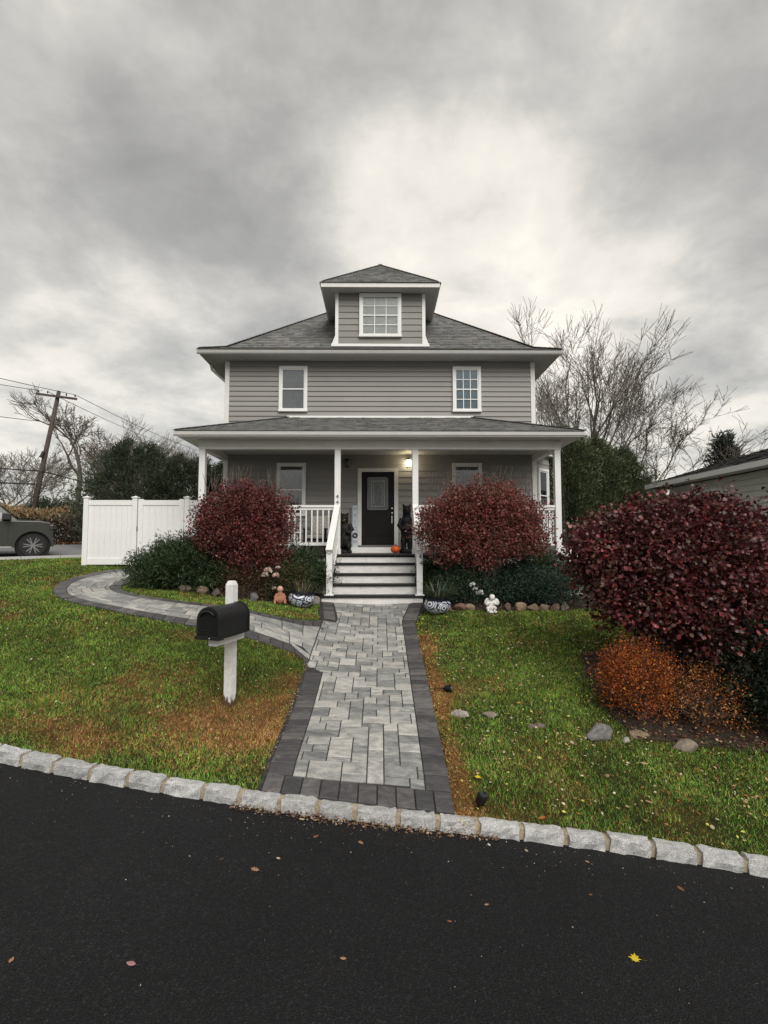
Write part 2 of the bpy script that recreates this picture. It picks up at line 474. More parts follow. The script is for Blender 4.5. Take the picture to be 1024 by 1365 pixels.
class MB:
    def __init__(s):
        s.v = []; s.f = []; s.c = []

    def _add(s, vs, fs, col=None):
        o = len(s.v)
        s.v.extend([tuple(x) for x in vs])
        s.f.extend([tuple(i + o for i in f) for f in fs])
        if col is not None: s.c.extend([col] * len(vs))
        return s

    def box(s, x0, x1, y0, y1, z0, z1, M=None, col=None):
        vs = [Vector((x, y, z)) for z in (z0, z1) for y in (y0, y1) for x in (x0, x1)]
        if M is not None: vs = [M @ v for v in vs]
        return s._add(vs, [(0, 2, 3, 1), (4, 5, 7, 6), (0, 1, 5, 4), (2, 6, 7, 3), (0, 4, 6, 2), (1, 3, 7, 5)], col)

    def bar(s, a, b, w, h, up=(0, 0, 1), col=None):
        a = Vector(a); b = Vector(b); d = b - a; L = d.length; d.normalize()
        sx = d.cross(Vector(up)); sx.normalize(); u = sx.cross(d)
        M = Matrix((sx, d, u)).transposed().to_4x4(); M.translation = a
        return s.box(-w / 2, w / 2, 0, L, -h / 2, h / 2, M, col)

    def prism(s, pts, axis, a, b, col=None):
        """pts 2-D outline; extruded along axis 'x','y' or 'z' from a to b"""
        n = len(pts)
        def mk(p, t):
            return {'x': (t, p[0], p[1]), 'y': (p[0], t, p[1]), 'z': (p[0], p[1], t)}[axis]
        vs = [mk(p, a) for p in pts] + [mk(p, b) for p in pts]
        fs = [tuple(range(n)), tuple(range(2 * n - 1, n - 1, -1))] + [(i, i + n, (i + 1) % n + n, (i + 1) % n) for i in range(n)]
        return s._add(vs, fs, col)

    def tube(s, pts, rad, n=6, col=None, cap=True):
        pts = [Vector(p) for p in pts]
        if not hasattr(rad, '__len__'): rad = [rad] * len(pts)
        vs = []; fs = []
        for i, p in enumerate(pts):
            d = (pts[min(i + 1, len(pts) - 1)] - pts[max(i - 1, 0)])
            d = d.normalized() if d.length > 1e-9 else Vector((0, 0, 1))
            a = d.cross(Vector((0.31, 0.17, 0.93)) if abs(d.z) < 0.95 else Vector((1, 0, 0))).normalized(); b = d.cross(a)
            for k in range(n):
                t = 2 * math.pi * k / n
                vs.append(p + (a * math.cos(t) + b * math.sin(t)) * rad[i])
        for i in range(len(pts) - 1):
            for k in range(n):
                fs.append((i * n + k, i * n + (k + 1) % n, (i + 1) * n + (k + 1) % n, (i + 1) * n + k))
        if cap:
            fs.append(tuple(range(n - 1, -1, -1))); fs.append(tuple((len(pts) - 1) * n + k for k in range(n)))
        return s._add(vs, fs, col)

    def lathe(s, prof, c=(0, 0, 0), n=24, axis='z', M=None, col=None):
        vs = []; fs = []
        for (r, h) in prof:
            for k in range(n):
                t = 2 * math.pi * k / n
                p = (r * math.cos(t), r * math.sin(t), h)
                if axis == 'y': p = (p[0], p[2], p[1])
                if axis == 'x': p = (p[2], p[0], p[1])
                p = Vector(p)
                if M is not None: p = M @ p
                vs.append(p + Vector(c))
        m = len(prof)
        for i in range(m - 1):
            for k in range(n):
                fs.append((i * n + k, i * n + (k + 1) % n, (i + 1) * n + (k + 1) % n, (i + 1) * n + k))
        fs.append(tuple(range(n - 1, -1, -1))); fs.append(tuple((m - 1) * n + k for k in range(n)))
        return s._add(vs, fs, col)

    def ell(s, c, r, n=14, m=9, M=None):
        prof = [(max(1e-4, math.sin(math.pi * i / (m - 1))), -math.cos(math.pi * i / (m - 1))) for i in range(m)]
        c = Vector(c); T = Matrix.Diagonal((*r, 1))
        if M is not None: T = M @ T
        return s.lathe(prof, c, n, M=T)

    def poly(s, pts, col=None):
        return s._add(pts, [tuple(range(len(pts)))], col)

    def obj(s, name, m, parent=None, loc=None, smooth=False, bevel=0.0, fixn=True):
        me = bpy.data.meshes.new(name)
        me.from_pydata(s.v, [], s.f)
        if s.c:
            a = me.color_attributes.new('Col', 'FLOAT_COLOR', 'POINT')
            arr = np.ones((len(s.v), 4), np.float32); arr[:, :3] = np.array(s.c, np.float32)
            a.data.foreach_set('color', arr.ravel())
        if fixn:
            bm = bmesh.new(); bm.from_mesh(me); bmesh.ops.recalc_face_normals(bm, faces=bm.faces); bm.to_mesh(me); bm.free()
        return link(name, me, m, parent, loc, smooth, bevel)


def link(name, me, m, parent=None, loc=None, smooth=False, bevel=0.0):
    o = bpy.data.objects.new(name, me)
    COL.objects.link(o)
    if m is not None and not me.materials: me.materials.append(m)
    if parent is not None: o.parent = parent
    if loc is not None: o.location = loc
    if smooth: me.polygons.foreach_set('use_smooth', [True] * len(me.polygons))
    if bevel:
        b = o.modifiers.new('bevel', 'BEVEL'); b.width = bevel; b.segments = 2; b.limit_method = 'ANGLE'
    return o


def npmesh(name, V, F, m, parent=None, col=None, smooth=False):
    """V (n,3), F (k,3 or 4) numpy arrays"""
    me = bpy.data.meshes.new(name)
    V = np.ascontiguousarray(V, np.float32); F = np.ascontiguousarray(F, np.int32)
    k = F.shape[1]
    me.vertices.add(len(V)); me.vertices.foreach_set('co', V.ravel())
    me.loops.add(F.size); me.loops.foreach_set('vertex_index', F.ravel())
    me.polygons.add(len(F))
    me.polygons.foreach_set('loop_start', np.arange(0, F.size, k, dtype=np.int32))
    if smooth: me.polygons.foreach_set('use_smooth', np.ones(len(F), bool))
    me.update(calc_edges=True)
    if col is not None:
        a = me.color_attributes.new('Col', 'FLOAT_COLOR', 'POINT')
        arr = np.ones((len(V), 4), np.float32); arr[:, :3] = col
        a.data.foreach_set('color', arr.ravel())
    me.validate()
    return link(name, me, m, parent)


def tag(o, label=None, cat=None, group=None, kind=None):
    if label: o['label'] = label
    if cat: o['category'] = cat
    if group: o['group'] = group
    if kind: o['kind'] = kind
    return o


def empty(name, loc=(0, 0, 0), label=None, cat=None, group=None, kind=None):
    o = bpy.data.objects.new(name, None)
    COL.objects.link(o); o.location = loc; o.empty_display_size = 0.2
    return tag(o, label, cat, group, kind)


def unit(a):
    return a / np.maximum(np.linalg.norm(a, axis=1, keepdims=True), 1e-9)


def leafgeo(P, D, N, L, W, fold=0.25, wide=0.55):
    """folded leaf: 4 vertices, 2 triangles each"""
    D = unit(D); Sd = unit(np.cross(D, N)); U = np.cross(Sd, D)
    L = np.asarray(L)[:, None]; W = np.asarray(W)[:, None]
    a = P
    tip = P + D * L
    mid = P + D * L * wide + U * W * fold
    l = mid + Sd * W * 0.5; r = mid - Sd * W * 0.5
    V = np.stack([a, l, tip, r], 1).reshape(-1, 3)
    i = np.arange(len(P))[:, None] * 4
    F = np.concatenate([i + [0, 1, 2], i + [0, 2, 3]], 0)
    return V, F


def leafgeo6(P, D, N, L, W, fold=0.2):
    """broad rounded leaf: 6 vertices, 4 triangles each"""
    D = unit(D); Sd = unit(np.cross(D, N)); U = np.cross(Sd, D)
    L = np.asarray(L)[:, None]; W = np.asarray(W)[:, None]
    tip = P + D * L - U * L * .12
    a1 = P + D * L * .38; a2 = P + D * L * .74 - U * L * .03
    V = np.stack([P, a1 + Sd * W * .42 + U * W * fold, a2 + Sd * W * .5 + U * W * fold * .9, tip, a2 - Sd * W * .5 + U * W * fold * .9, a1 - Sd * W * .42 + U * W * fold], 1).reshape(-1, 3)
    i = np.arange(len(P))[:, None] * 6
    F = np.concatenate([i + [0, 1, 5], i + [1, 2, 5], i + [2, 4, 5], i + [2, 3, 4]], 0)
    return V, F


def rdir(n):
    return unit(rng.normal(size=(n, 3)))


def pal(n, cols, w=None, jit=0.25):
    cols = np.array(cols, float)
    k = rng.choice(len(cols), n, p=w)
    c = cols[k] * (1 + rng.uniform(-jit, jit, (n, 1))) * (1 + rng.uniform(-jit * .3, jit * .3, (n, 3)))
    return np.clip(c, 0.002, 1)


def vnoise(x, y, seed=0):
    """smooth lattice noise 0..1"""
    def h(i, j):
        n = (i * 374761393 + j * 668265263 + seed * 974711) & 0x7fffffff
        n = ((n ^ (n >> 13)) * 1274126177) & 0x7fffffff
        return ((n ^ (n >> 16)) & 0xffff) / 65535.0
    xi = np.floor(x).astype(np.int64); yi = np.floor(y).astype(np.int64)
    fx = x - xi; fy = y - yi
    fx = fx * fx * (3 - 2 * fx); fy = fy * fy * (3 - 2 * fy)
    return (h(xi, yi) * (1 - fx) + h(xi + 1, yi) * fx) * (1 - fy) + (h(xi, yi + 1) * (1 - fx) + h(xi + 1, yi + 1) * fx) * fy


def inpoly(x, y, poly):
    c = np.zeros(x.shape, bool)
    n = len(poly)
    for i in range(n):
        x0, y0 = poly[i]; x1, y1 = poly[(i + 1) % n]
        if y0 == y1: continue
        cond = ((y0 > y) != (y1 > y)) & (x < (x1 - x0) * (y - y0) / (y1 - y0) + x0)
        c ^= cond
    return c


def crom(pts, n=12):
    P = [Vector(p) for p in pts]
    out = []
    for i in range(len(P) - 1):
        p0 = P[max(i - 1, 0)]; p1 = P[i]; p2 = P[i + 1]; p3 = P[min(i + 2, len(P) - 1)]
        for k in range(n):
            t = k / n
            out.append(0.5 * ((2 * p1) + (p2 - p0) * t + (2 * p0 - 5 * p1 + 4 * p2 - p3) * t * t + (3 * p1 - p0 - 3 * p2 + p3) * t ** 3))
    out.append(P[-1])
    return out


# ------------------------------------------------------------------ terrain
CURB = [(-16, 8.6), (-9.0, 6.25), (-6.2, 5.44), (-3.62, 4.81), (-2.58, 4.63), (-1.86, 4.54), (-1.11, 4.46), (-0.68, 4.43), (0.08, 4.40), (0.71, 4.385), (1.23, 4.37), (1.86, 4.34), (2.44, 4.29), (3.13, 4.20), (5, 3.9), (9, 3.2), (14, 2.3)]
CX = np.array([p[0] for p in CURB]); CY = np.array([p[1] for p in CURB]) + 0.035


def curb_y(x):
    return np.interp(x, CX, CY)


def road_z(x):
    """the driveway falls to the right"""
    return -0.10 * np.clip(x, -7, 7)


CTRL = [(-3.62, 5.1, .50), (-2.58, 4.9, .40), (-1.11, 4.65, .25), (.08, 4.55, .14), (1.23, 4.5, .02), (2.44, 4.45, -.08), (3.13, 4.35, -.15), (-9, 6.6, .85), (5, 4.05, -.33), (8, 3.6, -.5),
        (-.2, 6.3, .38), (-.2, 8.19, .645), (-.1, 11.1, 1.054), (.6, 9.8, .90),
        (-1.84, 6.38, .40), (-2.06, 8.3, 1.05), (-3.35, 8.5, 1.24), (-4.5, 8.9, 1.33), (-5.5, 9.8, 1.41), (-6.3, 10.9, 1.47), (-6.3, 12.2, 1.58), (-5.3, 13.2, 1.70), (-1.3, 8.4, .82),
        (-8, 13.6, 1.82), (-6.65, 13.6, 1.74), (-5.3, 13.6, 1.71), (-10.7, 14.9, 1.92), (-9, 16.6, 1.95), (-13, 13, 1.86), (-13, 19, 2.15), (-10, 22, 2.2), (-8, 10, 1.42), (-6, 7.8, 1.0), (-4.3, 6.6, .74),
        (-4.79, 10.55, 1.45), (-2.68, 10.25, 1.24), (-1.63, 10.4, 1.12), (1.02, 10.1, 1.03), (2.59, 10.1, 1.04), (3.9, 10.4, 1.02),
        (2.3, 5.7, .18), (3.5, 5.82, .10), (2.7, 6.96, .45), (.96, 6.14, .33), (4.4, 5.64, .04), (6, 6.5, .15), (4.2, 8.2, .62), (8.5, 10, 1.1), (9, 16, 1.2), (0, 14, 1.1), (-4, 14, 1.55), (4.4, 14, 1.08), (0, 20, 1.5), (9, 24, 1.6), (-6, 20, 2.0)]
_cx = np.array(CTRL, float)


def _k(r2):
    return 0.5 * r2 * np.log(np.maximum(r2, 1e-12))


_n = len(_cx)
_r2 = (_cx[:, None, 0] - _cx[None, :, 0]) ** 2 + (_cx[:, None, 1] - _cx[None, :, 1]) ** 2
_A = np.zeros((_n + 3, _n + 3))
_A[:_n, :_n] = _k(_r2) + np.eye(_n) * 0.05
_A[:_n, _n] = 1; _A[:_n, _n + 1:] = _cx[:, :2]
_A[_n, :_n] = 1; _A[_n + 1:, :_n] = _cx[:, :2].T
_W = np.linalg.solve(_A, np.concatenate([_cx[:, 2], np.zeros(3)]))


def terrain(x, y):
    x = np.asarray(x, float); y = np.asarray(y, float)
    sh = x.shape
    xc = np.clip(x.ravel(), -14, 11); yc = np.clip(y.ravel(), 2.5, 24)
    yc = np.maximum(yc, curb_y(xc))
    out = np.empty(xc.shape)
    for i in range(0, len(xc), 20000):
        a = xc[i:i + 20000]; b = yc[i:i + 20000]
        r2 = (a[:, None] - _cx[None, :, 0]) ** 2 + (b[:, None] - _cx[None, :, 1]) ** 2
        out[i:i + 20000] = _k(r2) @ _W[:_n] + _W[_n] + _W[_n + 1] * a + _W[_n + 2] * b
    # the ground comes level with the kerb just behind it
    t = np.clip((yc - curb_y(xc) - .11) / .5, 0, 1); t = t * t * (3 - 2 * t)
    k = .074 + road_z(xc)
    out = k + (out - k) * t
    return out.reshape(sh)


def tz(x, y):
    return float(terrain(np.array([x]), np.array([y]))[0])


# street line on the far left (runs back at about 45 degrees)
ST_A = np.array([-13.6, 12.3]); ST_B = np.array([-7.2, 18.3])
ST_D = (ST_B - ST_A) / np.linalg.norm(ST_B - ST_A); ST_N = np.array([-ST_D[1], ST_D[0]])


def street_off(x, y):
    return (x - ST_A[0]) * ST_N[0] + (y - ST_A[1]) * ST_N[1]


PATH_OUT = crom([(-1.07, 7.25, 0), (-1.25, 7.75, 0), (-2.06, 7.90, 0), (-3.35, 8.08, 0), (-4.6, 8.58, 0), (-5.85, 9.40, 0), (-6.72, 10.45, 0), (-7.12, 11.6, 0), (-6.98, 12.75, 0), (-6.4, 13.5, 0)], 14)
PATH_IN = crom([(-1.07, 9.45, 0), (-1.5, 9.15, 0), (-2.3, 9.05, 0), (-3.37, 9.12, 0), (-4.33, 9.45, 0), (-5.1, 10.1, 0), (-5.55, 10.95, 0), (-5.66, 11.85, 0), (-5.5, 12.75, 0), (-5.28, 13.5, 0)], 14)
POLY_PATH = [(p.x, p.y) for p in PATH_OUT] + [(p.x, p.y) for p in reversed(PATH_IN)]
WX0, WX1 = -0.82, 0.42            # paved field of the walkway
BW = 0.24                          # border width
POLY_WALK = [(WX0 - BW - .02, 4.65), (WX1 + BW, 4.54), (WX1 + BW, 9.7), (0.95, 10.4), (0.98, 11.1), (-1.3, 11.1), (-1.25, 10.2), (WX0 - BW - .02, 9.3)]
BED_L = [(-5.2, 11.2), (-4.85, 10.55), (-3.76, 10.28), (-2.68, 10.22), (-1.7, 10.45), (-1.3, 10.75), (-1.25, 13.9), (-5.3, 13.5)]
BED_R = [(0.97, 10.2), (1.6, 10.15), (2.6, 10.12), (3.9, 10.38), (5.2, 10.7), (5.4, 14.2), (0.97, 14)]
BED_BIG = [(2.95, 5.85), (2.86, 6.35), (2.9, 7.2), (3.2, 8.1), (4.5, 8.7), (8, 8.5), (8.5, 5.2), (5.5, 5.5), (4.4, 5.72), (3.4, 5.84)]


def brown_mask(x, y):
    """dry patches of the lawn, 0..1"""
    n = 0.55 * vnoise(x * 1.3, y * 1.3, 3) + 0.3 * vnoise(x * 3.1, y * 3.1, 5) + 0.15 * vnoise(x * 8, y * 8, 9)
    b = (n - 0.56) * 2.0
    def g(cx, cy, sx, sy, a): return a * np.exp(-((x - cx) / sx) ** 2 - ((y - cy) / sy) ** 2)
    b += g(-1.5, 5.75, .75, .65, 1.35) + g(-1.25, 6.7, .28, .8, 0.9) + g(-2.6, 5.1, .6, .25, .35) + g(-3.0, 7.75, 1.3, .18, .75) + g(-3.6, 5.35, .8, .2, .45)
    b += np.where(x > 0, 1.25 * np.exp(-((x - .74) / .13) ** 2) * (y < 9), 0) + g(.85, 8.6, .3, .5, .7) + g(.9, 6.6, .35, .4, .55) + g(1.2, 4.6, .3, .2, .5)
    b += g(-1.5, 9.6, .6, .12, .6) + g(1.3, 5.6, .35, .25, .3) + g(2.6, 4.9, .5, .2, .25)
    return np.clip(b, 0, 1)


def build_ground():
    xs = np.concatenate([[-400, -200, -100, -60, -40, -28, -21], np.arange(-17, 12.01, 0.2), [15, 20, 30, 45, 70, 120, 220, 400]])
    # rows follow the kerb line so that the lawn stops cleanly behind the kerb
    ys = np.concatenate([[-400, -100, -20, -2, 0.05, 0.085], np.arange(0.09, 2, 0.1), np.arange(2, 24, 0.2), [26, 30, 36, 45, 60, 90, 150, 260, 400]])
    X, T = np.meshgrid(xs, ys)
    Y = curb_y(X) + T
    Z = terrain(X, Y)
    front = T < 0.086
    Z = np.where(front, -0.08 + road_z(X), Z)
    far = np.clip((np.hypot(X, Y) - 30) / 80, 0, 1)
    Z = np.where(front, Z, Z + far * 0.5)
    V = np.stack([X.ravel(), Y.ravel(), Z.ravel()], 1)
    nx, ny = len(xs), len(ys)
    i = np.arange(nx * ny).reshape(ny, nx)
    F = np.stack([i[:-1, :-1].ravel(), i[:-1, 1:].ravel(), i[1:, 1:].ravel(), i[1:, :-1].ravel()], 1)
    b = brown_mask(X.ravel(), Y.ravel())[:, None]
    c = np.array([0.042, 0.052, 0.016]) * (1 - b) + np.array([0.21, 0.115, 0.042]) * b
    tag(npmesh('lawn', V, F, LAWNG, col=c, smooth=True), kind='structure')


build_ground()


def build_driveway():
    xs = np.concatenate([[-120, -60, -30], np.arange(-16, 14.01, 0.5), [30, 60, 120]])
    V = []; F = []
    for x in xs:
        yc = float(curb_y(x)) + 0.06
        for t in (0, 0.5, 0.9, 1.0):
            V.append((x, -120 + (yc + 120) * t, float(road_z(x))))
    for i in range(len(xs) - 1):
        for k in range(3):
            a = i * 4 + k
            F.append((a, a + 4, a + 5, a + 1))
    tag(npmesh('driveway', np.array(V), np.array(F), ASPHALT), kind='structure')


build_driveway()


def sheet(name, poly, m, dz, step=0.06, kind='structure'):
    xs = np.arange(min(p[0] for p in poly) - step, max(p[0] for p in poly) + step, step)
    ys = np.arange(min(p[1] for p in poly) - step, max(p[1] for p in poly) + step, step)
    X, Y = np.meshgrid(xs, ys)
    Z = terrain(X, Y) + dz
    nx = len(xs); i = np.arange(X.size).reshape(X.shape)
    cx = (X[:-1, :-1] + X[1:, 1:]) / 2; cy = (Y[:-1, :-1] + Y[1:, 1:]) / 2
    ok = inpoly(cx, cy, poly)
    F = np.stack([i[:-1, :-1][ok], i[:-1, 1:][ok], i[1:, 1:][ok], i[1:, :-1][ok]], 1)
    return tag(npmesh(name, np.stack([X.ravel(), Y.ravel(), Z.ravel()], 1), F, m, smooth=True), kind=kind)


def build_street():
    V = []; F = []
    for a in np.arange(-40, 45, 1.0):
        for w in (0.0, 2.3, 4.6, 6.8):
            p = ST_A + ST_D * a + ST_N * w
            crown = 0.05 * math.sin(math.pi * w / 6.8)
            V.append((p[0], p[1], max(tz(p[0], p[1]), 0.2) + 0.03 + crown))
    n = len(V) // 4
    for i in range(n - 1):
        for k in range(3):
            q = i * 4 + k
            F.append((q, q + 4, q + 5, q + 1))
    tag(npmesh('street', np.array(V), np.array(F), STREETM, smooth=True), kind='structure')
    m = MB()
    for a in np.arange(-14, 14, 1.0):
        p = ST_A + ST_D * a - ST_N * 0.08; q = ST_A + ST_D * (a + 0.985) - ST_N * 0.08
        m.bar((p[0], p[1], tz(*p) + 0.0), (q[0], q[1], tz(*q) + 0.0), 0.14, 0.17)
    tag(m.obj('street_kerb', GUTTER), kind='structure')


build_street()
sheet('flower_bed', BED_L, MULCH, 0.016)
sheet('flower_bed', BED_R, MULCH, 0.016)
sheet('flower_bed', BED_BIG, MULCH, 0.012)


# ------------------------------------------------------------------ paving
def clip(poly, conv):
    """Sutherland-Hodgman against a convex CCW polygon"""
    out = poly
    for i in range(len(conv)):
        a = conv[i]; b = conv[(i + 1) % len(conv)]
        inp = out; out = []
        if not inp: return []
        def side(p): return (b[0] - a[0]) * (p[1] - a[1]) - (b[1] - a[1]) * (p[0] - a[0])
        for k in range(len(inp)):
            p = inp[k]; q = inp[(k + 1) % len(inp)]
            sp, sq = side(p), side(q)
            if sp >= 0: out.append(p)
            if (sp >= 0) != (sq >= 0):
                t = sp / (sp - sq)
                out.append((p[0] + (q[0] - p[0]) * t, p[1] + (q[1] - p[1]) * t))
    return out


def area(p):
    return 0.5 * sum(p[i][0] * p[(i + 1) % len(p)][1] - p[(i + 1) % len(p)][0] * p[i][1] for i in range(len(p)))


def shrink(p, d):
    """move every edge inwards by d (convex, CCW)"""
    n = len(p); out = []
    for i in range(n):
        a = Vector(p[i - 1]); b = Vector(p[i]); c = Vector(p[(i + 1) % n])
        e1 = (b - a); e2 = (c - b)
        if e1.length < 1e-5 or e2.length < 1e-5: continue
        e1.normalize(); e2.normalize()
        n1 = Vector((-e1.y, e1.x)); n2 = Vector((-e2.y, e2.x))
        k = n1 + n2
        if k.length < 1e-4: continue
        k = k / max(0.25, (1 + n1.dot(n2)))
        out.append(tuple(b + k * d))
    return out


def paver(poly, parent, m, lift=0.030):
    poly = [p for i, p in enumerate(poly) if (Vector(p) - Vector(poly[i - 1])).length > 0.012]
    if len(poly) < 3 or area(poly) < 0.003: return
    p0 = shrink(poly, 0.0052); p1 = shrink(poly, 0.0105)
    if len(p0) != len(p1) or len(p0) < 3 or area(p1) < 0.001: return
    j = random.uniform(-0.002, 0.0025); tx, ty = random.uniform(-.005, .005), random.uniform(-.005, .005)
    cx = sum(p[0] for p in p0) / len(p0); cy = sum(p[1] for p in p0) / len(p0)
    zt = terrain(np.array([p[0] for p in p0]), np.array([p[1] for p in p0]))
    def zz(i, p): return zt[i] + lift + j + (p[0] - cx) * tx + (p[1] - cy) * ty
    n = len(p0)
    vs = [(p[0], p[1], zz(i, p) - 0.05) for i, p in enumerate(p0)] + [(p[0], p[1], zz(i, p) - 0.005) for i, p in enumerate(p0)] + [(p[0], p[1], zz(i, p)) for i, p in enumerate(p1)]
    fs = []
    for r in (0, 1):
        for i in range(n):
            fs.append((r * n + i, r * n + (i + 1) % n, (r + 1) * n + (i + 1) % n, (r + 1) * n + i))
    fs.append(tuple(2 * n + i for i in range(n)))
    c = Vector((cx, cy, float(zt.mean())))
    me = bpy.data.meshes.new('paver'); me.from_pydata([Vector(v) - c for v in vs], [], fs)
    o = link('paver', me, m, parent, c)
    return o


def ashlar(nw, nh, rnd):
    """random rectangles filling an nw x nh grid, avoiding joints that line up with the row before"""
    g = [[-1] * nw for _ in range(nh)]
    sizes = [(3, 2), (4, 2), (5, 2), (3, 2), (2, 2), (4, 3), (3, 3), (4, 2), (3, 1), (4, 1), (2, 2)]
    out = []
    for y in range(nh):
        for x in range(nw):
            if g[y][x] >= 0: continue
            pick = sizes[:]; rnd.shuffle(pick)
            best = None
            for (w, h) in pick + [(2, 1), (1, 2), (1, 1)]:
                if x + w > nw or y + h > nh: continue
                if any(g[y + b][x + a] >= 0 for b in range(h) for a in range(w)): continue
                e = x + w
                seam = e < nw and y > 0 and g[y - 1][e - 1] != g[y - 1][e]
                sliver = e + 1 <= nw and e < nw and g[y][e] < 0 and (e + 1 == nw or g[y][e + 1] >= 0)
                score = 2 * seam + 3 * sliver + (2 if w * h < 3 else 0)
                if best is None or score < best[0]: best = (score, w, h)
                if score == 0: break
            _, w, h = best
            for b in range(h):
                for a in range(w): g[y + b][x + a] = len(out)
            out.append((x, y, w, h))
    return out


def build_walk():
    rnd = random.Random(4)
    bed = sheet('walkway', POLY_WALK, JOINT, 0.0165, 0.05)
    u = 0.081; ang = 0.0
    ca, sa = math.cos(ang), math.sin(ang)
    o = Vector((-1.26, 4.5))
    curb_in = lambda x: float(curb_y(x)) + 0.130
    a0 = (WX0, curb_in(WX0) + BW); a1 = (WX1, curb_in(WX1) + BW)
    main = [a0, a1, (WX1, 7.3), (WX0, 7.3)]
    fan = [(WX0, 7.3), (WX1, 7.3), (WX1, 9.42), (-1.06, 9.42), (-1.065, 7.44)]
    mid = [(WX0, 9.42), (WX1, 9.42), (WX1, 9.75), (WX0, 9.75)]
    top = [(WX0, 9.75), (WX1, 9.75), (0.66, 11.0), (-1.02, 11.0)]
    for (x, y, w, h) in ashlar(29, 84, rnd):
        loc = [(x * u, y * u), ((x + w) * u, y * u), ((x + w) * u, (y + h) * u), (x * u, (y + h) * u)]
        pw = [(o.x + p[0] * ca - p[1] * sa * 1.0, o.y + p[0] * sa + p[1] * ca) for p in loc]
        for cv in (main, fan, mid, top):
            c = clip(pw, cv)
            if c and area(c) > 0.004: paver(c, bed, PAVER)
    # soldier course along the kerb
    n = 10
    for i in range(n):
        x0 = WX0 - BW + (WX1 - WX0 + 2 * BW) * i / n; x1 = WX0 - BW + (WX1 - WX0 + 2 * BW) * (i + 1) / n
        paver([(x0, curb_in(x0)), (x1, curb_in(x1)), (x1, curb_in(x1) + BW), (x0, curb_in(x0) + BW)], bed, PAVER_D)
    # borders
    def run(pa, pb, side, w=BW, step=0.165):
        pa = Vector(pa); pb = Vector(pb); L = (pb - pa).length; k = max(1, round(L / step))
        d = (pb - pa) / L; nn = Vector((-d.y, d.x)) * side
        for i in range(k):
            p = pa + d * (L * i / k); q = pa + d * (L * (i + 1) / k)
            pl = [tuple(p), tuple(p + nn * w), tuple(q + nn * w), tuple(q)]
            if area(pl) < 0: pl = pl[::-1]
            paver(pl, bed, PAVER_D)
    run((WX1, a1[1] - 0.0), (WX1, 9.72), -1)
    run((WX1 + .02, 9.80), (0.68, 11.0), -1, 0.27)
    run((WX0, a0[1]), (WX0, 7.25), 1)
    run((-0.84, 9.62), (-1.04, 11.0), 1, 0.23)


build_walk()


def build_side_path():
    rnd = random.Random(12)
    bed = sheet('side_path', POLY_PATH, JOINT, 0.013, 0.05)
    n = len(PATH_OUT)
    cl = [(PATH_OUT[i] + PATH_IN[i]) / 2 for i in range(n)]
    sacc = [0.0]
    for i in range(1, n): sacc.append(sacc[-1] + (cl[i] - cl[i - 1]).length)
    tot = sacc[-1]
    sarr = np.array(sacc)
    OX = np.array([(p.x, p.y) for p in PATH_OUT]); IX = np.array([(p.x, p.y) for p in PATH_IN])
    def at(s, w):   # w 0 outer .. 1 inner
        s = min(max(s, 0), tot)
        a = np.array([np.interp(s, sarr, OX[:, 0]), np.interp(s, sarr, OX[:, 1])])
        b = np.array([np.interp(s, sarr, IX[:, 0]), np.interp(s, sarr, IX[:, 1])])
        return tuple(a + (b - a) * w)
    def quad(s0, s1, w0, w1, m):
        pl = [at(s0, w0), at(s1, w0), at(s1, w1), at(s0, w1)]
        if area(pl) < 0: pl = pl[::-1]
        paver(pl, bed, m)
    WB = 0.18
    un = 0.115
    nl = int(tot / un); nwid = 9
    for (x, y, w, h) in ashlar(nl, nwid, rnd):
        s0 = tot * x / nl; s1 = tot * (x + w) / nl
        w0 = WB + (1 - 2 * WB) * y / nwid; w1 = WB + (1 - 2 * WB) * (y + h) / nwid
        quad(s0, s1, w0, w1, PAVER)
    for (a, b, ln, pts) in ((0.0, WB, 0.0, OX), (1 - WB, 1.0, 0.0, IX)):
        L = np.linalg.norm(np.diff(pts, axis=0), axis=1).sum()
        k = int(L / 0.2)
        # step evenly along this edge
        acc = np.concatenate([[0], np.cumsum(np.linalg.norm(np.diff(pts, axis=0), axis=1))])
        for i in range(k):
            s0 = float(np.interp(L * i / k, acc, sarr)); s1 = float(np.interp(L * (i + 1) / k, acc, sarr))
            quad(s0, s1, a, b, PAVER_D)


build_side_path()


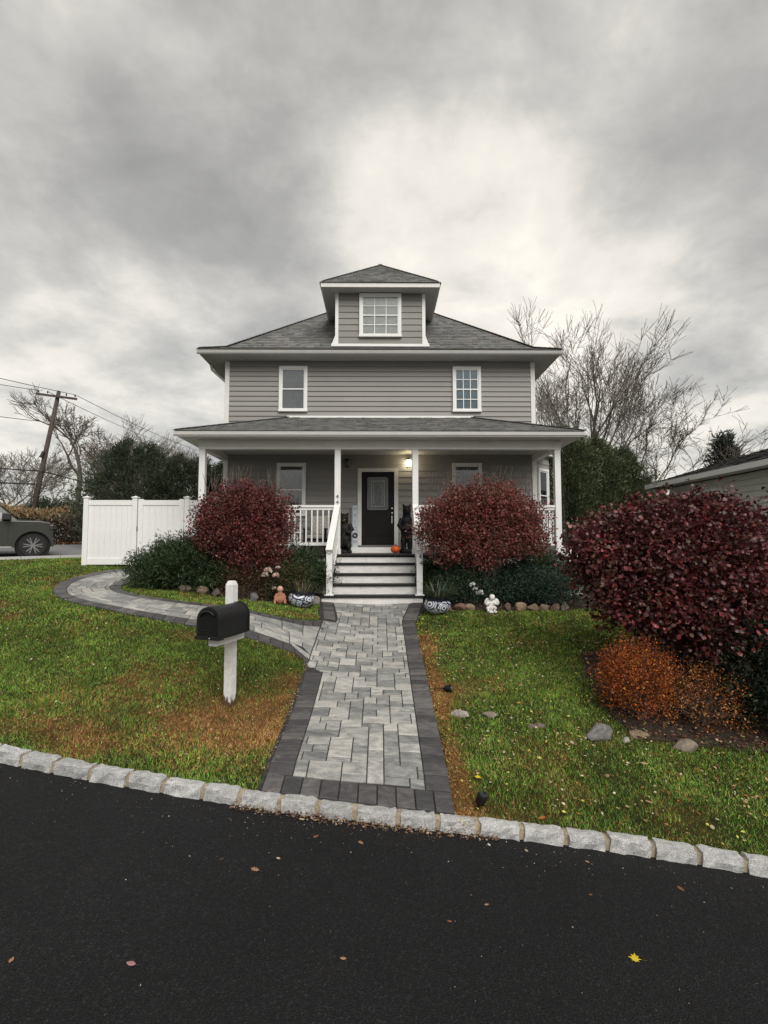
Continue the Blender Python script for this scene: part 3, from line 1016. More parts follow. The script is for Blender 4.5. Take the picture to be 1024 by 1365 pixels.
def build_kerb():
    rnd = random.Random(5)
    # walk along the kerb line
    pts = [Vector((x, float(curb_y(x)))) for x in np.arange(-9.5, 8.0, 0.05)]
    acc = [0.0]
    for i in range(1, len(pts)): acc.append(acc[-1] + (pts[i] - pts[i - 1]).length)
    acc = np.array(acc); px = np.array([p.x for p in pts]); py = np.array([p.y for p in pts])
    def at(s): return Vector((float(np.interp(s, acc, px)), float(np.interp(s, acc, py))))
    mort = MB()
    s = 0.03
    blocks = []
    while s < acc[-1] - 0.5:
        L = rnd.uniform(0.285, 0.335)
        blocks.append((s, s + L)); s += L + 0.042
    for k in np.arange(0, acc[-1] - 0.12, 0.1):
        a = at(k); b = at(k + 0.1)
        d = (b - a).normalized(); nn = Vector((-d.y, d.x))
        top = 0.086 if not (-1.1 < a.x < 0.72) else 0.084
        ps = [a + nn * 0.024, b + nn * 0.024, b + nn * 0.140, a + nn * 0.140]
        mort._add([(p.x, p.y, -0.05 + float(road_z(p.x))) for p in ps] + [(p.x, p.y, top + float(road_z(p.x)) + rnd.uniform(-.006, .006)) for p in ps], [(4, 5, 6, 7), (0, 1, 5, 4), (2, 3, 7, 6)])
    root = tag(mort.obj('kerb', MORTAR), kind='structure')
    for (s0, s1) in blocks:
        a = at(s0); b = at(s1); c = (a + b) / 2
        d = (b - a).normalized(); nn = Vector((-d.y, d.x)); L = (b - a).length
        flush = -1.15 < c.x < 0.70
        h = (0.098 if flush else 0.106) + rnd.uniform(-.008, .008)
        w = 0.128
        bm = bmesh.new()
        gx, gy, gz = 6, 3, 3
        # rough-split granite: a subdivided box with chipped edges
        vs = {}
        def vert(i, j, k):
            key = (i, j, k)
            if key in vs: return vs[key]
            u, v, t = i / gx, j / gy, k / gz
            x = -L / 2 + L * u; y = w * v; z = -0.05 + (h + 0.05) * t
            rough = 0.009
            edge = (k == gz) and (j == 0)
            x += rnd.uniform(-rough, rough) * (1.0 if i in (0, gx) else 0.4)
            y += rnd.uniform(-rough, rough) * 1.3 + (0.012 if edge else 0) + (0.004 if j == 0 and k < gz else 0)
            if k == gz: z += rnd.uniform(-.004, .004) - (0.010 * rnd.random() if (j in (0, gy) or i in (0, gx)) else 0)
            vs[key] = bm.verts.new((x, y, z)); return vs[key]
        for i in range(gx):
            for j in range(gy):
                bm.faces.new([vert(i, j, gz), vert(i + 1, j, gz), vert(i + 1, j + 1, gz), vert(i, j + 1, gz)])
            for k in range(gz):
                bm.faces.new([vert(i, 0, k), vert(i + 1, 0, k), vert(i + 1, 0, k + 1), vert(i, 0, k + 1)])
                bm.faces.new([vert(i + 1, gy, k), vert(i, gy, k), vert(i, gy, k + 1), vert(i + 1, gy, k + 1)])
        for j in range(gy):
            for k in range(gz):
                bm.faces.new([vert(0, j + 1, k), vert(0, j, k), vert(0, j, k + 1), vert(0, j + 1, k + 1)])
                bm.faces.new([vert(gx, j, k), vert(gx, j + 1, k), vert(gx, j + 1, k + 1), vert(gx, j, k + 1)])
        me = bpy.data.meshes.new('granite_block'); bm.to_mesh(me); bm.free()
        ob = link('granite_block', me, GRANITE, root, (c.x, c.y, float(road_z(c.x))), smooth=False)
        ob.rotation_euler = (0, math.atan(.10) if abs(c.x) < 7 else 0, math.atan2(d.y, d.x))


build_kerb()

# ------------------------------------------------------------------ the house
house = empty('house', (0, 14, 1.1), 'two storey taupe house with hip roof, dormer and white posted front porch', 'house')
HL = Vector(house.location)


def hp(mb, name, m, parent=None, **kw):
    """part of the house from world coordinates"""
    base = HL if (parent is None or parent is house) else None
    p = parent or house
    if p is house:
        mb.v = [tuple(Vector(v) - HL) for v in mb.v]
        return mb.obj(name, m, house, **kw)
    off = world_loc(p)
    mb.v = [tuple(Vector(v) - off) for v in mb.v]
    return mb.obj(name, m, p, **kw)


def world_loc(o):
    v = Vector((0, 0, 0))
    while o is not None:
        v += Vector(o.location); o = o.parent
    return v


HX = 4.36      # half width of the walls
HY0, HY1 = 14.0, 23.0


def clapboards(x0, x1, z0, z1, pitch, y, m, proud=0.02, name='clapboard', parent=house, split=None):
    """horizontal boards facing -Y"""
    n = max(1, round((z1 - z0) / pitch)); p = (z1 - z0) / n
    cache = {}
    rnd = random.Random(int(z0 * 100))
    for i in range(n):
        cuts = [x0, x1]
        if x1 - x0 > 4: cuts = [x0, x0 + (x1 - x0) * rnd.choice((.22, .38, .45, .61, .74)), x1]
        for a, b in zip(cuts[:-1], cuts[1:]):
            key = round(b - a, 4)
            L = b - a
            if key not in cache:
                mb = MB()
                vs = [(0, 0, 0), (L, 0, 0), (L, -proud, 0), (0, -proud, 0), (0, 0, p), (L, 0, p), (L, -0.004, p), (0, -0.004, p), (0, -proud, 0.012), (L, -proud, 0.012)]
                fs = [(0, 1, 2, 3), (3, 2, 9, 8), (8, 9, 6, 7), (7, 6, 5, 4), (0, 3, 8, 7, 4), (2, 1, 5, 6, 9)]
                mb._add(vs, fs)
                cache[key] = mb.obj(name, m, parent); o = cache[key]
            else:
                o = cache[key].copy(); COL.objects.link(o); o.parent = parent
            o.location = Vector((a, y + (.0015 if a > x0 else 0), z0 + i * p)) - world_loc(parent)


def build_walls():
    w = MB()
    w.box(-HX + .02, HX - .02, HY0 + .02, HY1, 0.9, 7.6)
    hp(w, 'wall', SIDING)
    clapboards(-HX + .09, HX - .09, 5.55, 7.555, 0.143, HY0, SIDING, 0.028)
    clapboards(-HX + .09, HX - .09, 2.13, 4.95, 0.176, HY0, SIDING, 0.022)
    # side walls: one joined siding per side, out of the photograph's view
    for sx in (-1, 1):
        m = MB(); z = 1.2
        while z < 7.5:
            xa = sx * (HX - .018); xb = sx * (HX + .006); xc = sx * (HX - .012)
            m._add([(xa, HY0 + .1, z), (xb, HY0 + .1, z), (xc, HY0 + .1, z + .143), (xa, HY1, z), (xb, HY1, z), (xc, HY1, z + .143)], [(0, 1, 4, 3), (1, 2, 5, 4), (0, 2, 1), (3, 4, 5)])
            z += .143
        tag(hp(m, 'side_siding', SIDING), kind='stuff')
    for sx in (-1, 1):
        m = MB()
        x0, x1 = sorted((sx * (HX - .09), sx * (HX + .035)))
        m.box(x0, x1, HY0 - .035, HY0 + .10, 1.2, 7.56)
        hp(m, 'corner_board', TRIM, bevel=.006)
    m = MB().box(-HX + .1, HX - .1, HY0 - .012, HY0, 7.5, 7.57)
    hp(m, 'frieze_board', SIDING)
    m = MB().box(-HX - .02, HX + .02, HY0 - .03, HY1 + .02, .8, 1.7)
    hp(m, 'foundation', plain('foundation', (.3, .3, .29), .9))


build_walls()


def shingle(mb, P0, U, V, poly, course=0.145, seed=1, base=0.165, tone=0.24):
    """overlapping tabs on a plane; poly is in (u, v) metres, CCW"""
    rnd = random.Random(seed)
    U = Vector(U).normalized(); V = Vector(V).normalized(); N = U.cross(V)
    P0 = Vector(P0)
    u0 = min(p[0] for p in poly); u1 = max(p[0] for p in poly); v0 = min(p[1] for p in poly); v1 = max(p[1] for p in poly)
    v = v0
    while v < v1:
        u = u0 - rnd.random() * 0.3
        while u < u1:
            w = rnd.choice((0.08, 0.12, 0.15, 0.18, 0.24))
            c = clip([(u, v), (u + w - .003, v), (u + w - .003, v + course), (u, v + course)], poly)
            if len(c) >= 3 and area(c) > 0.0008:
                g = base * (1 + rnd.uniform(-tone, tone))
                col = (g * rnd.uniform(.97, 1.05), g * rnd.uniform(.98, 1.03), g * rnd.uniform(.92, 1.02))
                lift = rnd.choice((0.010, 0.010, 0.017))
                pts = []
                for (a, b) in c:
                    t = (b - v) / course
                    pts.append(P0 + U * a + V * b + N * (0.004 + lift * (1 - t)))
                n = len(pts)
                low = [P0 + U * a + V * b for (a, b) in c]
                mb._add(pts + low, [tuple(range(n))] + [(i, i + n, (i + 1) % n + n, (i + 1) % n) for i in range(n)], col)
            u += w
        v += course
    return mb


EX, EY0, EY1, EZ = 5.0, 13.45, 23.55, 7.70
FL = 0.55      # width of the flared foot of the roof
FZ = EZ + FL * 0.46
AP = EX - 0.0
ROOFZ = FZ + (EX - FL) * 0.86


def build_roof():
    yc = (EY0 + EY1) / 2
    hy = (EY1 - EY0) / 2
    # slab under the shingles
    m = MB()
    e = [(-EX, EY0, EZ), (EX, EY0, EZ), (EX, EY1, EZ), (-EX, EY1, EZ)]
    f = [(-EX + FL, EY0 + FL, FZ), (EX - FL, EY0 + FL, FZ), (EX - FL, EY1 - FL, FZ), (-EX + FL, EY1 - FL, FZ)]
    ap = (0, yc, ROOFZ)
    m._add(e + f + [ap], [(0, 1, 5, 4), (1, 2, 6, 5), (2, 3, 7, 6), (3, 0, 4, 7), (4, 5, 8), (5, 6, 8), (6, 7, 8), (7, 4, 8), (3, 2, 1, 0)])
    roof = hp(m, 'roof', SHINGLE)
    roof.data.color_attributes.new('Col', 'FLOAT_COLOR', 'POINT')
    a = roof.data.color_attributes['Col']; a.data.foreach_set('color', np.tile([.1, .1, .1, 1], len(roof.data.vertices)).astype(np.float32))
    sh = MB()
    sl = math.hypot(1, .46); su = math.hypot(1, .86)
    corners = [((-EX, EY0), (1, 0), (0, 1), 2 * EX), ((EX, EY0), (0, 1), (-1, 0), EY1 - EY0), ((EX, EY1), (-1, 0), (0, -1), 2 * EX), ((-EX, EY1), (0, -1), (1, 0), EY1 - EY0)]
    for i, (o, d, n, L) in enumerate(corners):
        U = Vector((d[0], d[1], 0))
        V = Vector((n[0], n[1], .46))
        shingle(sh, (o[0], o[1], EZ + .004), U, V, [(0, -.03), (L, -.03), (L - FL, FL * sl), (FL, FL * sl)], seed=10 + i)
        V = Vector((n[0], n[1], .86))
        o2 = (o[0] + d[0] * FL + n[0] * FL, o[1] + d[1] * FL + n[1] * FL, FZ + .004)
        L2 = L - 2 * FL
        hgt = (EX - FL) * su
        shingle(sh, o2, U, V, [(0, 0), (L2, 0), (L2 / 2 + .02, hgt), (L2 / 2 - .02, hgt)], seed=20 + i)
    tag(hp(sh, 'shingles', SHINGLE, roof), kind='stuff')
    # hip caps
    hc = MB()
    for sx in (-1, 1):
        for (p, q) in (((sx * EX, EY0, EZ + .02), (sx * (EX - FL), EY0 + FL, FZ + .02)), ((sx * (EX - FL), EY0 + FL, FZ + .02), (0, yc, ROOFZ + .02))):
            p = Vector(p); q = Vector(q); n = max(2, int((q - p).length / .16))
            for k in range(n):
                g = random.uniform(.11, .2)
                hc.bar(p.lerp(q, k / n), p.lerp(q, min(1, (k + 1.25) / n)) + Vector((0, 0, .006)), .2, .016, col=(g, g, g * .97))
    tag(hp(hc, 'hip_caps', SHINGLE, roof), kind='stuff')
    # soffit, fascia and gutter
    s = MB()
    s.box(-EX + .05, EX - .05, EY0 + .05, HY0 - .0, 7.565, 7.585)
    for sx in (-1, 1):
        x0, x1 = sorted((sx * (HX), sx * (EX - .05))); s.box(x0, x1, HY0, EY1 - .05, 7.565, 7.585)
    # vented grooves
    for k in range(62):
        x = -EX + .15 + k * .157
        s.box(x, x + .02, EY0 + .06, HY0 - .04, 7.556, 7.566)
    hp(s, 'soffit', SOFFIT)
    g = MB()
    prof = [(0, 0), (-.012, .0), (-.06, .03), (-.085, .085), (-.085, .115), (-.075, .125), (0, .125)]
    g.prism([(EY0 + .045 + a * .6, 7.572 + b) for a, b in prof], 'x', -EX - .02, EX + .02)
    hp(g, 'gutter', GUTTER)
    for sx in (-1, 1):
        g = MB(); g.prism([(sx * (EX - .045) - sx * a * .6, 7.572 + b) for a, b in prof], 'y', EY0 + .05, EY1)
        hp(g, 'gutter', GUTTER)
    # downspout elbow under the left eave
    g = MB().tube([(-EX + .1, HY0 + .25, 7.55), (-EX + .12, HY0 + .3, 7.42), (-HX - .06, HY0 + .35, 7.0), (-HX - .06, HY0 + .35, 5.2)], .04, 8)
    hp(g, 'downspout', TRIM)


build_roof()


def window(x0, x1, z0, z1, y, grid, curtain_or_room_dark, casing=0.07, parent=house, M=None, name='window'):
    """double-hung window on a wall facing -Y; y is the wall face"""
    def T(mb):
        if M is not None: mb.v = [tuple(M @ Vector(v)) for v in mb.v]
        return mb
    c = MB()
    c.box(x0, x1, y - .06, y, z1 - casing, z1); c.box(x0 - .012, x1 + .012, y - .075, y, z0, z0 + casing * .8)
    c.box(x0, x0 + casing, y - .06, y, z0 + casing * .8, z1 - casing); c.box(x1 - casing, x1, y - .06, y, z0 + casing * .8, z1 - casing)
    w = hp(T(c), name, WHITE, parent)
    ix0, ix1, iz0, iz1 = x0 + casing, x1 - casing, z0 + casing * .8, z1 - casing
    zm = (iz0 + iz1) / 2
    for k, (a, b, dy) in enumerate(((iz0, zm + .015, .030), (zm - .015, iz1, .020))):
        s = MB(); f = .032
        s.box(ix0, ix1, y - dy - .02, y - dy, b - f, b); s.box(ix0, ix1, y - dy - .02, y - dy, a, a + f)
        s.box(ix0, ix0 + f, y - dy - .02, y - dy, a + f, b - f); s.box(ix1 - f, ix1, y - dy - .02, y - dy, a + f, b - f)
        hp(T(s), 'sash', WHITE, w)
        if grid:
            cols, rows = grid
            g = MB()
            for i in range(1, cols):
                x = ix0 + f + (ix1 - ix0 - 2 * f) * i / cols
                g.box(x - .011, x + .011, y - dy - .017, y - dy - .004, a + f, b - f)
            for j in range(1, rows):
                z = a + f + (b - a - 2 * f) * j / rows
                g.box(ix0 + f, ix1 - f, y - dy - .0165, y - dy - .0045, z - .011, z + .011)
            hp(T(g), 'muntins', WHITE, w)
        gl = MB().box(ix0 + f * .5, ix1 - f * .5, y - dy - .0115, y - dy - .0085, a + f * .5, b - f * .5)
        hp(T(gl), 'glass_pane', GLASS, w)
    cu = MB(); n = 26
    vs = []
    for i in range(n + 1):
        x = ix0 + (ix1 - ix0) * i / n
        d = .004 + .006 * (0.5 + .5 * math.sin(i * 1.9 + x0 * 7))
        vs += [(x, y - d, iz0), (x, y - d, iz1)]
    cu._add(vs, [(2 * i, 2 * i + 2, 2 * i + 3, 2 * i + 1) for i in range(n)])
    hp(T(cu), 'curtain_or_room_dark', curtain_or_room_dark, w)
    return w


window(-2.86, -2.06, 6.10, 7.40, HY0 - .018, None, CURT_GREY)
window(2.05, 2.85, 6.10, 7.40, HY0 - .018, (3, 2), BLIND_BLUE_REFL)
window(-2.89, -2.08, 3.15, 4.64, HY0 - .018, None, ROOM_DARK)
window(2.02, 2.85, 3.15, 4.64, HY0 - .018, None, ROOM_DARK)


def build_dormer():
    dy = 14.03
    m = MB()
    zr = lambda y: FZ + (y - EY0 - FL) * 0.86
    m.box(-1.25, 1.25, dy + .02, 16.2, 7.6, 9.58)
    d = hp(m, 'dormer', SIDING_D)
    clapboards(-1.22, 1.22, 8.1, 9.56, .183, dy, SIDING_D, .022, 'shake_panel', d)
    for sx in (-1, 1):
        c = MB(); x0, x1 = sorted((sx * 1.20, sx * 1.29))
        c.box(x0, x1, dy - .03, dy + .08, 8.04, 9.57)
        c._add([(sx * 1.29, dy - .028, 8.32), (sx * 1.40, dy - .028, 8.03), (sx * 1.29, dy - .028, 8.03), (sx * 1.29, dy + .05, 8.32), (sx * 1.40, dy + .05, 8.03), (sx * 1.29, dy + .05, 8.03)], [(0, 1, 2), (3, 5, 4), (0, 3, 4, 1), (1, 4, 5, 2)])
        hp(c, 'corner_board', WHITE, d)
    c = MB().box(-1.40, 1.40, dy - .045, dy + .05, 8.0, 8.08)
    hp(c, 'base_trim', WHITE, d)
    # soffit and fascia
    ex, ey = 1.66, 13.69
    s = MB().box(-ex + .02, ex - .02, ey + .02, 16.2, 9.565, 9.60)
    for k in range(22): s.box(-ex + .08 + k * .147, -ex + .1 + k * .147, ey + .03, dy - .03, 9.557, 9.566)
    hp(s, 'dormer_soffit', SOFFIT, d)
    f = MB().box(-ex - .01, ex + .01, ey - .035, ey + .02, 9.57, 9.705)
    for sx in (-1, 1):
        x0, x1 = sorted((sx * (ex - .02), sx * (ex + .01))); f.box(x0, x1, ey + .02, 16.2, 9.57, 9.705)
    hp(f, 'dormer_fascia', TRIM, d)
    # hip roof of the dormer
    z0 = 9.71; sl = .86; ap_y = ey + ex; z1 = z0 + ex * sl
    yb = 18.0
    r = MB()
    r._add([(-ex - .02, ey - .04, z0), (ex + .02, ey - .04, z0), (0, ap_y, z1), (ex + .02, yb, z0), (-ex - .02, yb, z0), (0, yb, z1)], [(0, 1, 2), (1, 3, 5, 2), (4, 0, 2, 5), (0, 4, 3, 1)])
    ro = hp(r, 'dormer_roof', SHINGLE, d)
    ro.data.color_attributes.new('Col', 'FLOAT_COLOR', 'POINT').data.foreach_set('color', np.tile([.1, .1, .1, 1], len(ro.data.vertices)).astype(np.float32))
    sh = MB(); su = math.hypot(1, sl)
    shingle(sh, (-ex - .02, ey - .04, z0 + .004), (1, 0, 0), (0, 1, sl), [(0, -.03), (2 * ex + .04, -.03), (ex + .04, (ex + .02) * su), (ex, (ex + .02) * su)], seed=41)
    shingle(sh, (ex + .02, ey - .04, z0 + .004), (0, 1, 0), (-1, 0, sl), [(0, -.03), (4.3, -.03), (4.3, (ex + .02) * su), (ex + .02, (ex + .02) * su)], seed=42)
    shingle(sh, (-ex - .02, yb, z0 + .004), (0, -1, 0), (1, 0, sl), [(0, -.03), (4.3, -.03), (4.3 - ex, (ex + .02) * su), (0, (ex + .02) * su)], seed=43)
    for sx in (-1, 1):
        p = Vector((sx * ex, ey, z0 + .03)); q = Vector((0, ap_y, z1 + .03))
        for k in range(14):
            g = random.uniform(.11, .2)
            sh.bar(p.lerp(q, k / 14), p.lerp(q, min(1, (k + 1.2) / 14)) + Vector((0, 0, .006)), .18, .016, col=(g, g, g))
    tag(hp(sh, 'dormer_shingles', SHINGLE, d), kind='stuff')
    return d, dy


dormer, DY = build_dormer()
window(-.60, .60, 8.27, 9.545, DY - .02, (3, 2), CURT_PALE, .075, house)

PY = 12.2      # front face line of the porch posts
PZ = 2.13      # porch floor


def build_porch():
    f = MB()
    for k in range(13):
        y0 = 12.13 + k * .143
        f.box(-4.46, 4.46, y0, y0 + .138, PZ - .03, PZ)
    fl = hp(f, 'porch_floor', FLOOR)
    e = MB().box(-4.44, 4.44, 12.15, 14.0, PZ - .07, PZ - .031)
    hp(e, 'floor_edge', DARKSTONE)
    for sx, (a, b) in ((-1, (-4.44, -1.12)), (1, (.93, 4.44))):
        for k in range(7):
            z0 = .85 + k * .175
            hp(MB().box(a, b, 12.19, 12.22, z0, z0 + .168), 'skirt_board', WHITE)
    # side skirts
    for sx in (-1, 1):
        x0, x1 = sorted((sx * 4.42, sx * 4.45)); hp(MB().box(x0, x1, 12.2, 14, .85, PZ - .07), 'side_skirt', WHITE)
    # posts
    posts = []
    for i, x in enumerate((-4.36, -1.045, .86, 4.36)):
        m = MB().box(x - .072, x + .072, PY, PY + .144, PZ, 4.72)
        m.box(x - .085, x + .085, PY - .012, PY + .157, PZ, PZ + .12)
        posts.append(hp(m, 'porch_post', WHITE, bevel=.006))
    # beam, ceiling
    m = MB().box(-4.45, 4.45, PY - .01, PY + .16, 4.70, 4.93)
    hp(m, 'porch_beam', TRIM)
    for sx in (-1, 1):
        x0, x1 = sorted((sx * 4.28, sx * 4.44)); hp(MB().box(x0, x1, PY + .16, HY0 - .03, 4.702, 4.928), 'side_beam', TRIM)
    c = MB().box(-4.28, 4.28, PY + .16, HY0 - .023, 4.88, 4.90)
    for k in range(70): c.box(-4.2 + k * .12, -4.192 + k * .12, PY + .17, HY0 - .03, 4.874, 4.881)
    hp(c, 'porch_ceiling', SOFFIT)
    # roof: hipped shed
    ex, ey = 4.87, 11.75
    z0, zj = 5.06, 5.93
    run = HY0 - ey; sl = (zj - z0) / run
    m = MB()
    xi = ex - run
    m._add([(-ex, ey, z0), (ex, ey, z0), (xi, HY0, zj), (-xi, HY0, zj), (ex, HY0 + .4, z0), (-ex, HY0 + .4, z0), (HX, HY0 + .4, z0 + (ex - HX) * sl), (-HX, HY0 + .4, z0 + (ex - HX) * sl), (HX, HY0, z0 + (ex - HX) * sl), (-HX, HY0, z0 + (ex - HX) * sl)],
           [(0, 1, 2, 3), (1, 4, 6, 8, 2), (0, 3, 9, 7, 5), (0, 5, 4, 1)])
    ro = hp(m, 'porch_roof', SHINGLE)
    ro.data.color_attributes.new('Col', 'FLOAT_COLOR', 'POINT').data.foreach_set('color', np.tile([.1, .1, .1, 1], len(ro.data.vertices)).astype(np.float32))
    sh = MB(); su = math.hypot(1, sl)
    shingle(sh, (-ex, ey, z0 + .004), (1, 0, 0), (0, 1, sl), [(0, -.03), (2 * ex, -.03), (ex + xi, run * su), (ex - xi, run * su)], seed=51, course=.14)
    for sx in (-1, 1):
        if sx > 0:
            shingle(sh, (ex, ey, z0 + .004), (0, 1, 0), (-1, 0, sl), [(0, -.03), (run + .4, -.03), (run + .4, .5 * su), (.5, .5 * su)], seed=52)
        else:
            shingle(sh, (-ex, HY0 + .4, z0 + .004), (0, -1, 0), (1, 0, sl), [(0, -.03), (run + .4, -.03), (run - .1, .5 * su), (0, .5 * su)], seed=53)
        p = Vector((sx * ex, ey, z0 + .02)); q = Vector((sx * xi, HY0, zj + .02))
        for k in range(20):
            g = random.uniform(.11, .2)
            sh.bar(p.lerp(q, k / 20), p.lerp(q, (k + 1.2) / 20) + Vector((0, 0, .005)), .18, .014, col=(g, g, g))
    tag(hp(sh, 'porch_shingles', SHINGLE, ro), kind='stuff')
    hp(MB().box(-xi - .0, xi + .0, HY0 - .06, HY0 - .022, zj - .005, zj + .05), 'flashing', WHITE, ro)
    # eave: soffit, fascia, gutter
    hp(MB().box(-ex + .04, ex - .04, ey + .04, PY + .0, 4.93, 4.95), 'porch_soffit', TRIM)
    for sx in (-1, 1):
        x0, x1 = sorted((sx * 4.44, sx * (ex - .04))); hp(MB().box(x0, x1, PY, HY0 + .4, 4.93, 4.95), 'porch_soffit', TRIM)
    prof = [(0, 0), (-.012, .0), (-.06, .03), (-.085, .085), (-.085, .105), (-.075, .12), (0, .12)]
    g = MB(); g.prism([(ey + .045 + a * .6, 4.937 + b) for a, b in prof], 'x', -ex - .02, ex + .02)
    hp(g, 'porch_gutter', TRIM)
    for sx in (-1, 1):
        g = MB(); g.prism([(sx * (ex - .045) - sx * a * .6, 4.937 + b) for a, b in prof], 'y', ey + .05, HY0 + .4)
        hp(g, 'porch_gutter', TRIM)
    # railings
    def railing(p, q):
        p = Vector(p); q = Vector(q); d = (q - p).normalized(); L = (q - p).length
        m = MB(); m.bar(p + Vector((0, 0, 1.17)), q + Vector((0, 0, 1.17)), .09, .055)
        m.bar(p + Vector((0, 0, 1.11)), q + Vector((0, 0, 1.11)), .045, .06)
        m.bar(p + Vector((0, 0, .25)), q + Vector((0, 0, .25)), .06, .075)
        r = hp(m, 'porch_railing', WHITE)
        n = int(L / .135); ln = None
        b = MB().box(-.017, .017, -.017, .017, .29, 1.08)
        for i in range(1, n):
            c = p + d * (L * i / n)
            if ln is None:
                ln = b.obj('baluster', WHITE, r); o = ln
            else:
                o = ln.copy(); COL.objects.link(o); o.parent = r
            o.location = c - world_loc(r)
    railing((-4.29, PY + .07, PZ), (-1.12, PY + .07, PZ))
    railing((.935, PY + .07, PZ), (4.29, PY + .07, PZ))
    railing((4.36, PY + .15, PZ), (4.36, HY0 - .04, PZ))
    railing((-4.36, PY + .15, PZ), (-4.36, HY0 - .04, PZ))
    # house number on the second post
    for k, z in enumerate((3.53, 3.39)):
        number('4', (-1.045, PY - .004, z), .15, posts[1])
    # white side landing to the right of the porch
    m = MB().box(4.46, 5.0, 12.45, 13.9, .9, 2.30); m.box(4.46, 5.04, 12.41, 13.92, 2.302, 2.36)
    hp(m, 'side_landing', WHITE)
    # bay with an angled wall and a window at the right-hand side
    pts = [(4.30, 14.06), (4.36, 14.12), (5.0, 14.76), (5.0, 17.2), (4.36, 17.8), (4.30, 17.8)]
    hp(MB().prism(pts, 'z', .9, 4.93), 'bay', SIDING)
    a = Vector((4.36, 14.12, 0)); d = Vector((1, 1, 0)).normalized(); nn = Vector((1, -1, 0)).normalized()
    M = Matrix((d, -nn, Vector((0, 0, 1)))).transposed().to_4x4(); M.translation = a
    for k in range(15):
        z0 = 2.13 + k * .183
        m = MB()
        L = .905
        m._add([M @ Vector(v) for v in ((0, .0, z0), (L, .0, z0), (L, -.022, z0), (0, -.022, z0), (0, -.004, z0 + .183), (L, -.004, z0 + .183))], [(3, 2, 5, 4), (0, 1, 2, 3), (0, 3, 4), (1, 5, 2)])
        hp(m, 'clapboard', SIDING)
    window(.16, .76, 3.0, 4.55, -.02, None, ROOM_DARK, .07, house, M)
    hp(MB()._add([(4.3, 14.0, 5.3), (5.1, 14.6, 4.96), (5.1, 17.3, 4.96), (4.3, 18, 5.3), (4.3, 14.0, 4.935), (5.1, 14.6, 4.935), (5.1, 17.3, 4.935), (4.3, 18, 4.935)], [(0, 1, 2, 3), (0, 4, 5, 1), (1, 5, 6, 2), (2, 6, 7, 3), (4, 7, 6, 5)]), 'bay_roof', GUTTER)
    # white post and downspout at the left side, behind the corner
    hp(MB().tube([(-4.5, HY0 + .5, 4.9), (-4.55, HY0 + .5, 4.75), (-4.42, HY0 + .45, 4.55), (-4.42, HY0 + .45, 1.7)], .04, 8), 'downspout', TRIM)
    return posts


def text_mesh(ch, size, depth=.004):
    c = bpy.data.curves.new('glyph', 'FONT'); c.body = ch; c.size = size; c.align_x = 'CENTER'; c.align_y = 'CENTER'; c.extrude = depth; c.resolution_u = 3
    o = bpy.data.objects.new('glyph', c); COL.objects.link(o)
    dg = bpy.context.evaluated_depsgraph_get(); dg.update()
    me = bpy.data.meshes.new_from_object(o.evaluated_get(dg))
    bpy.data.objects.remove(o); bpy.data.curves.remove(c)
    return me


def number(ch, loc, size, parent, name='house_number'):
    me = text_mesh(ch, size)
    me.materials.clear()
    o = link(name, me, INK, parent, Vector(loc) - world_loc(parent))
    o.rotation_euler = (R(90), 0, 0)
    return o


POSTS = build_porch()


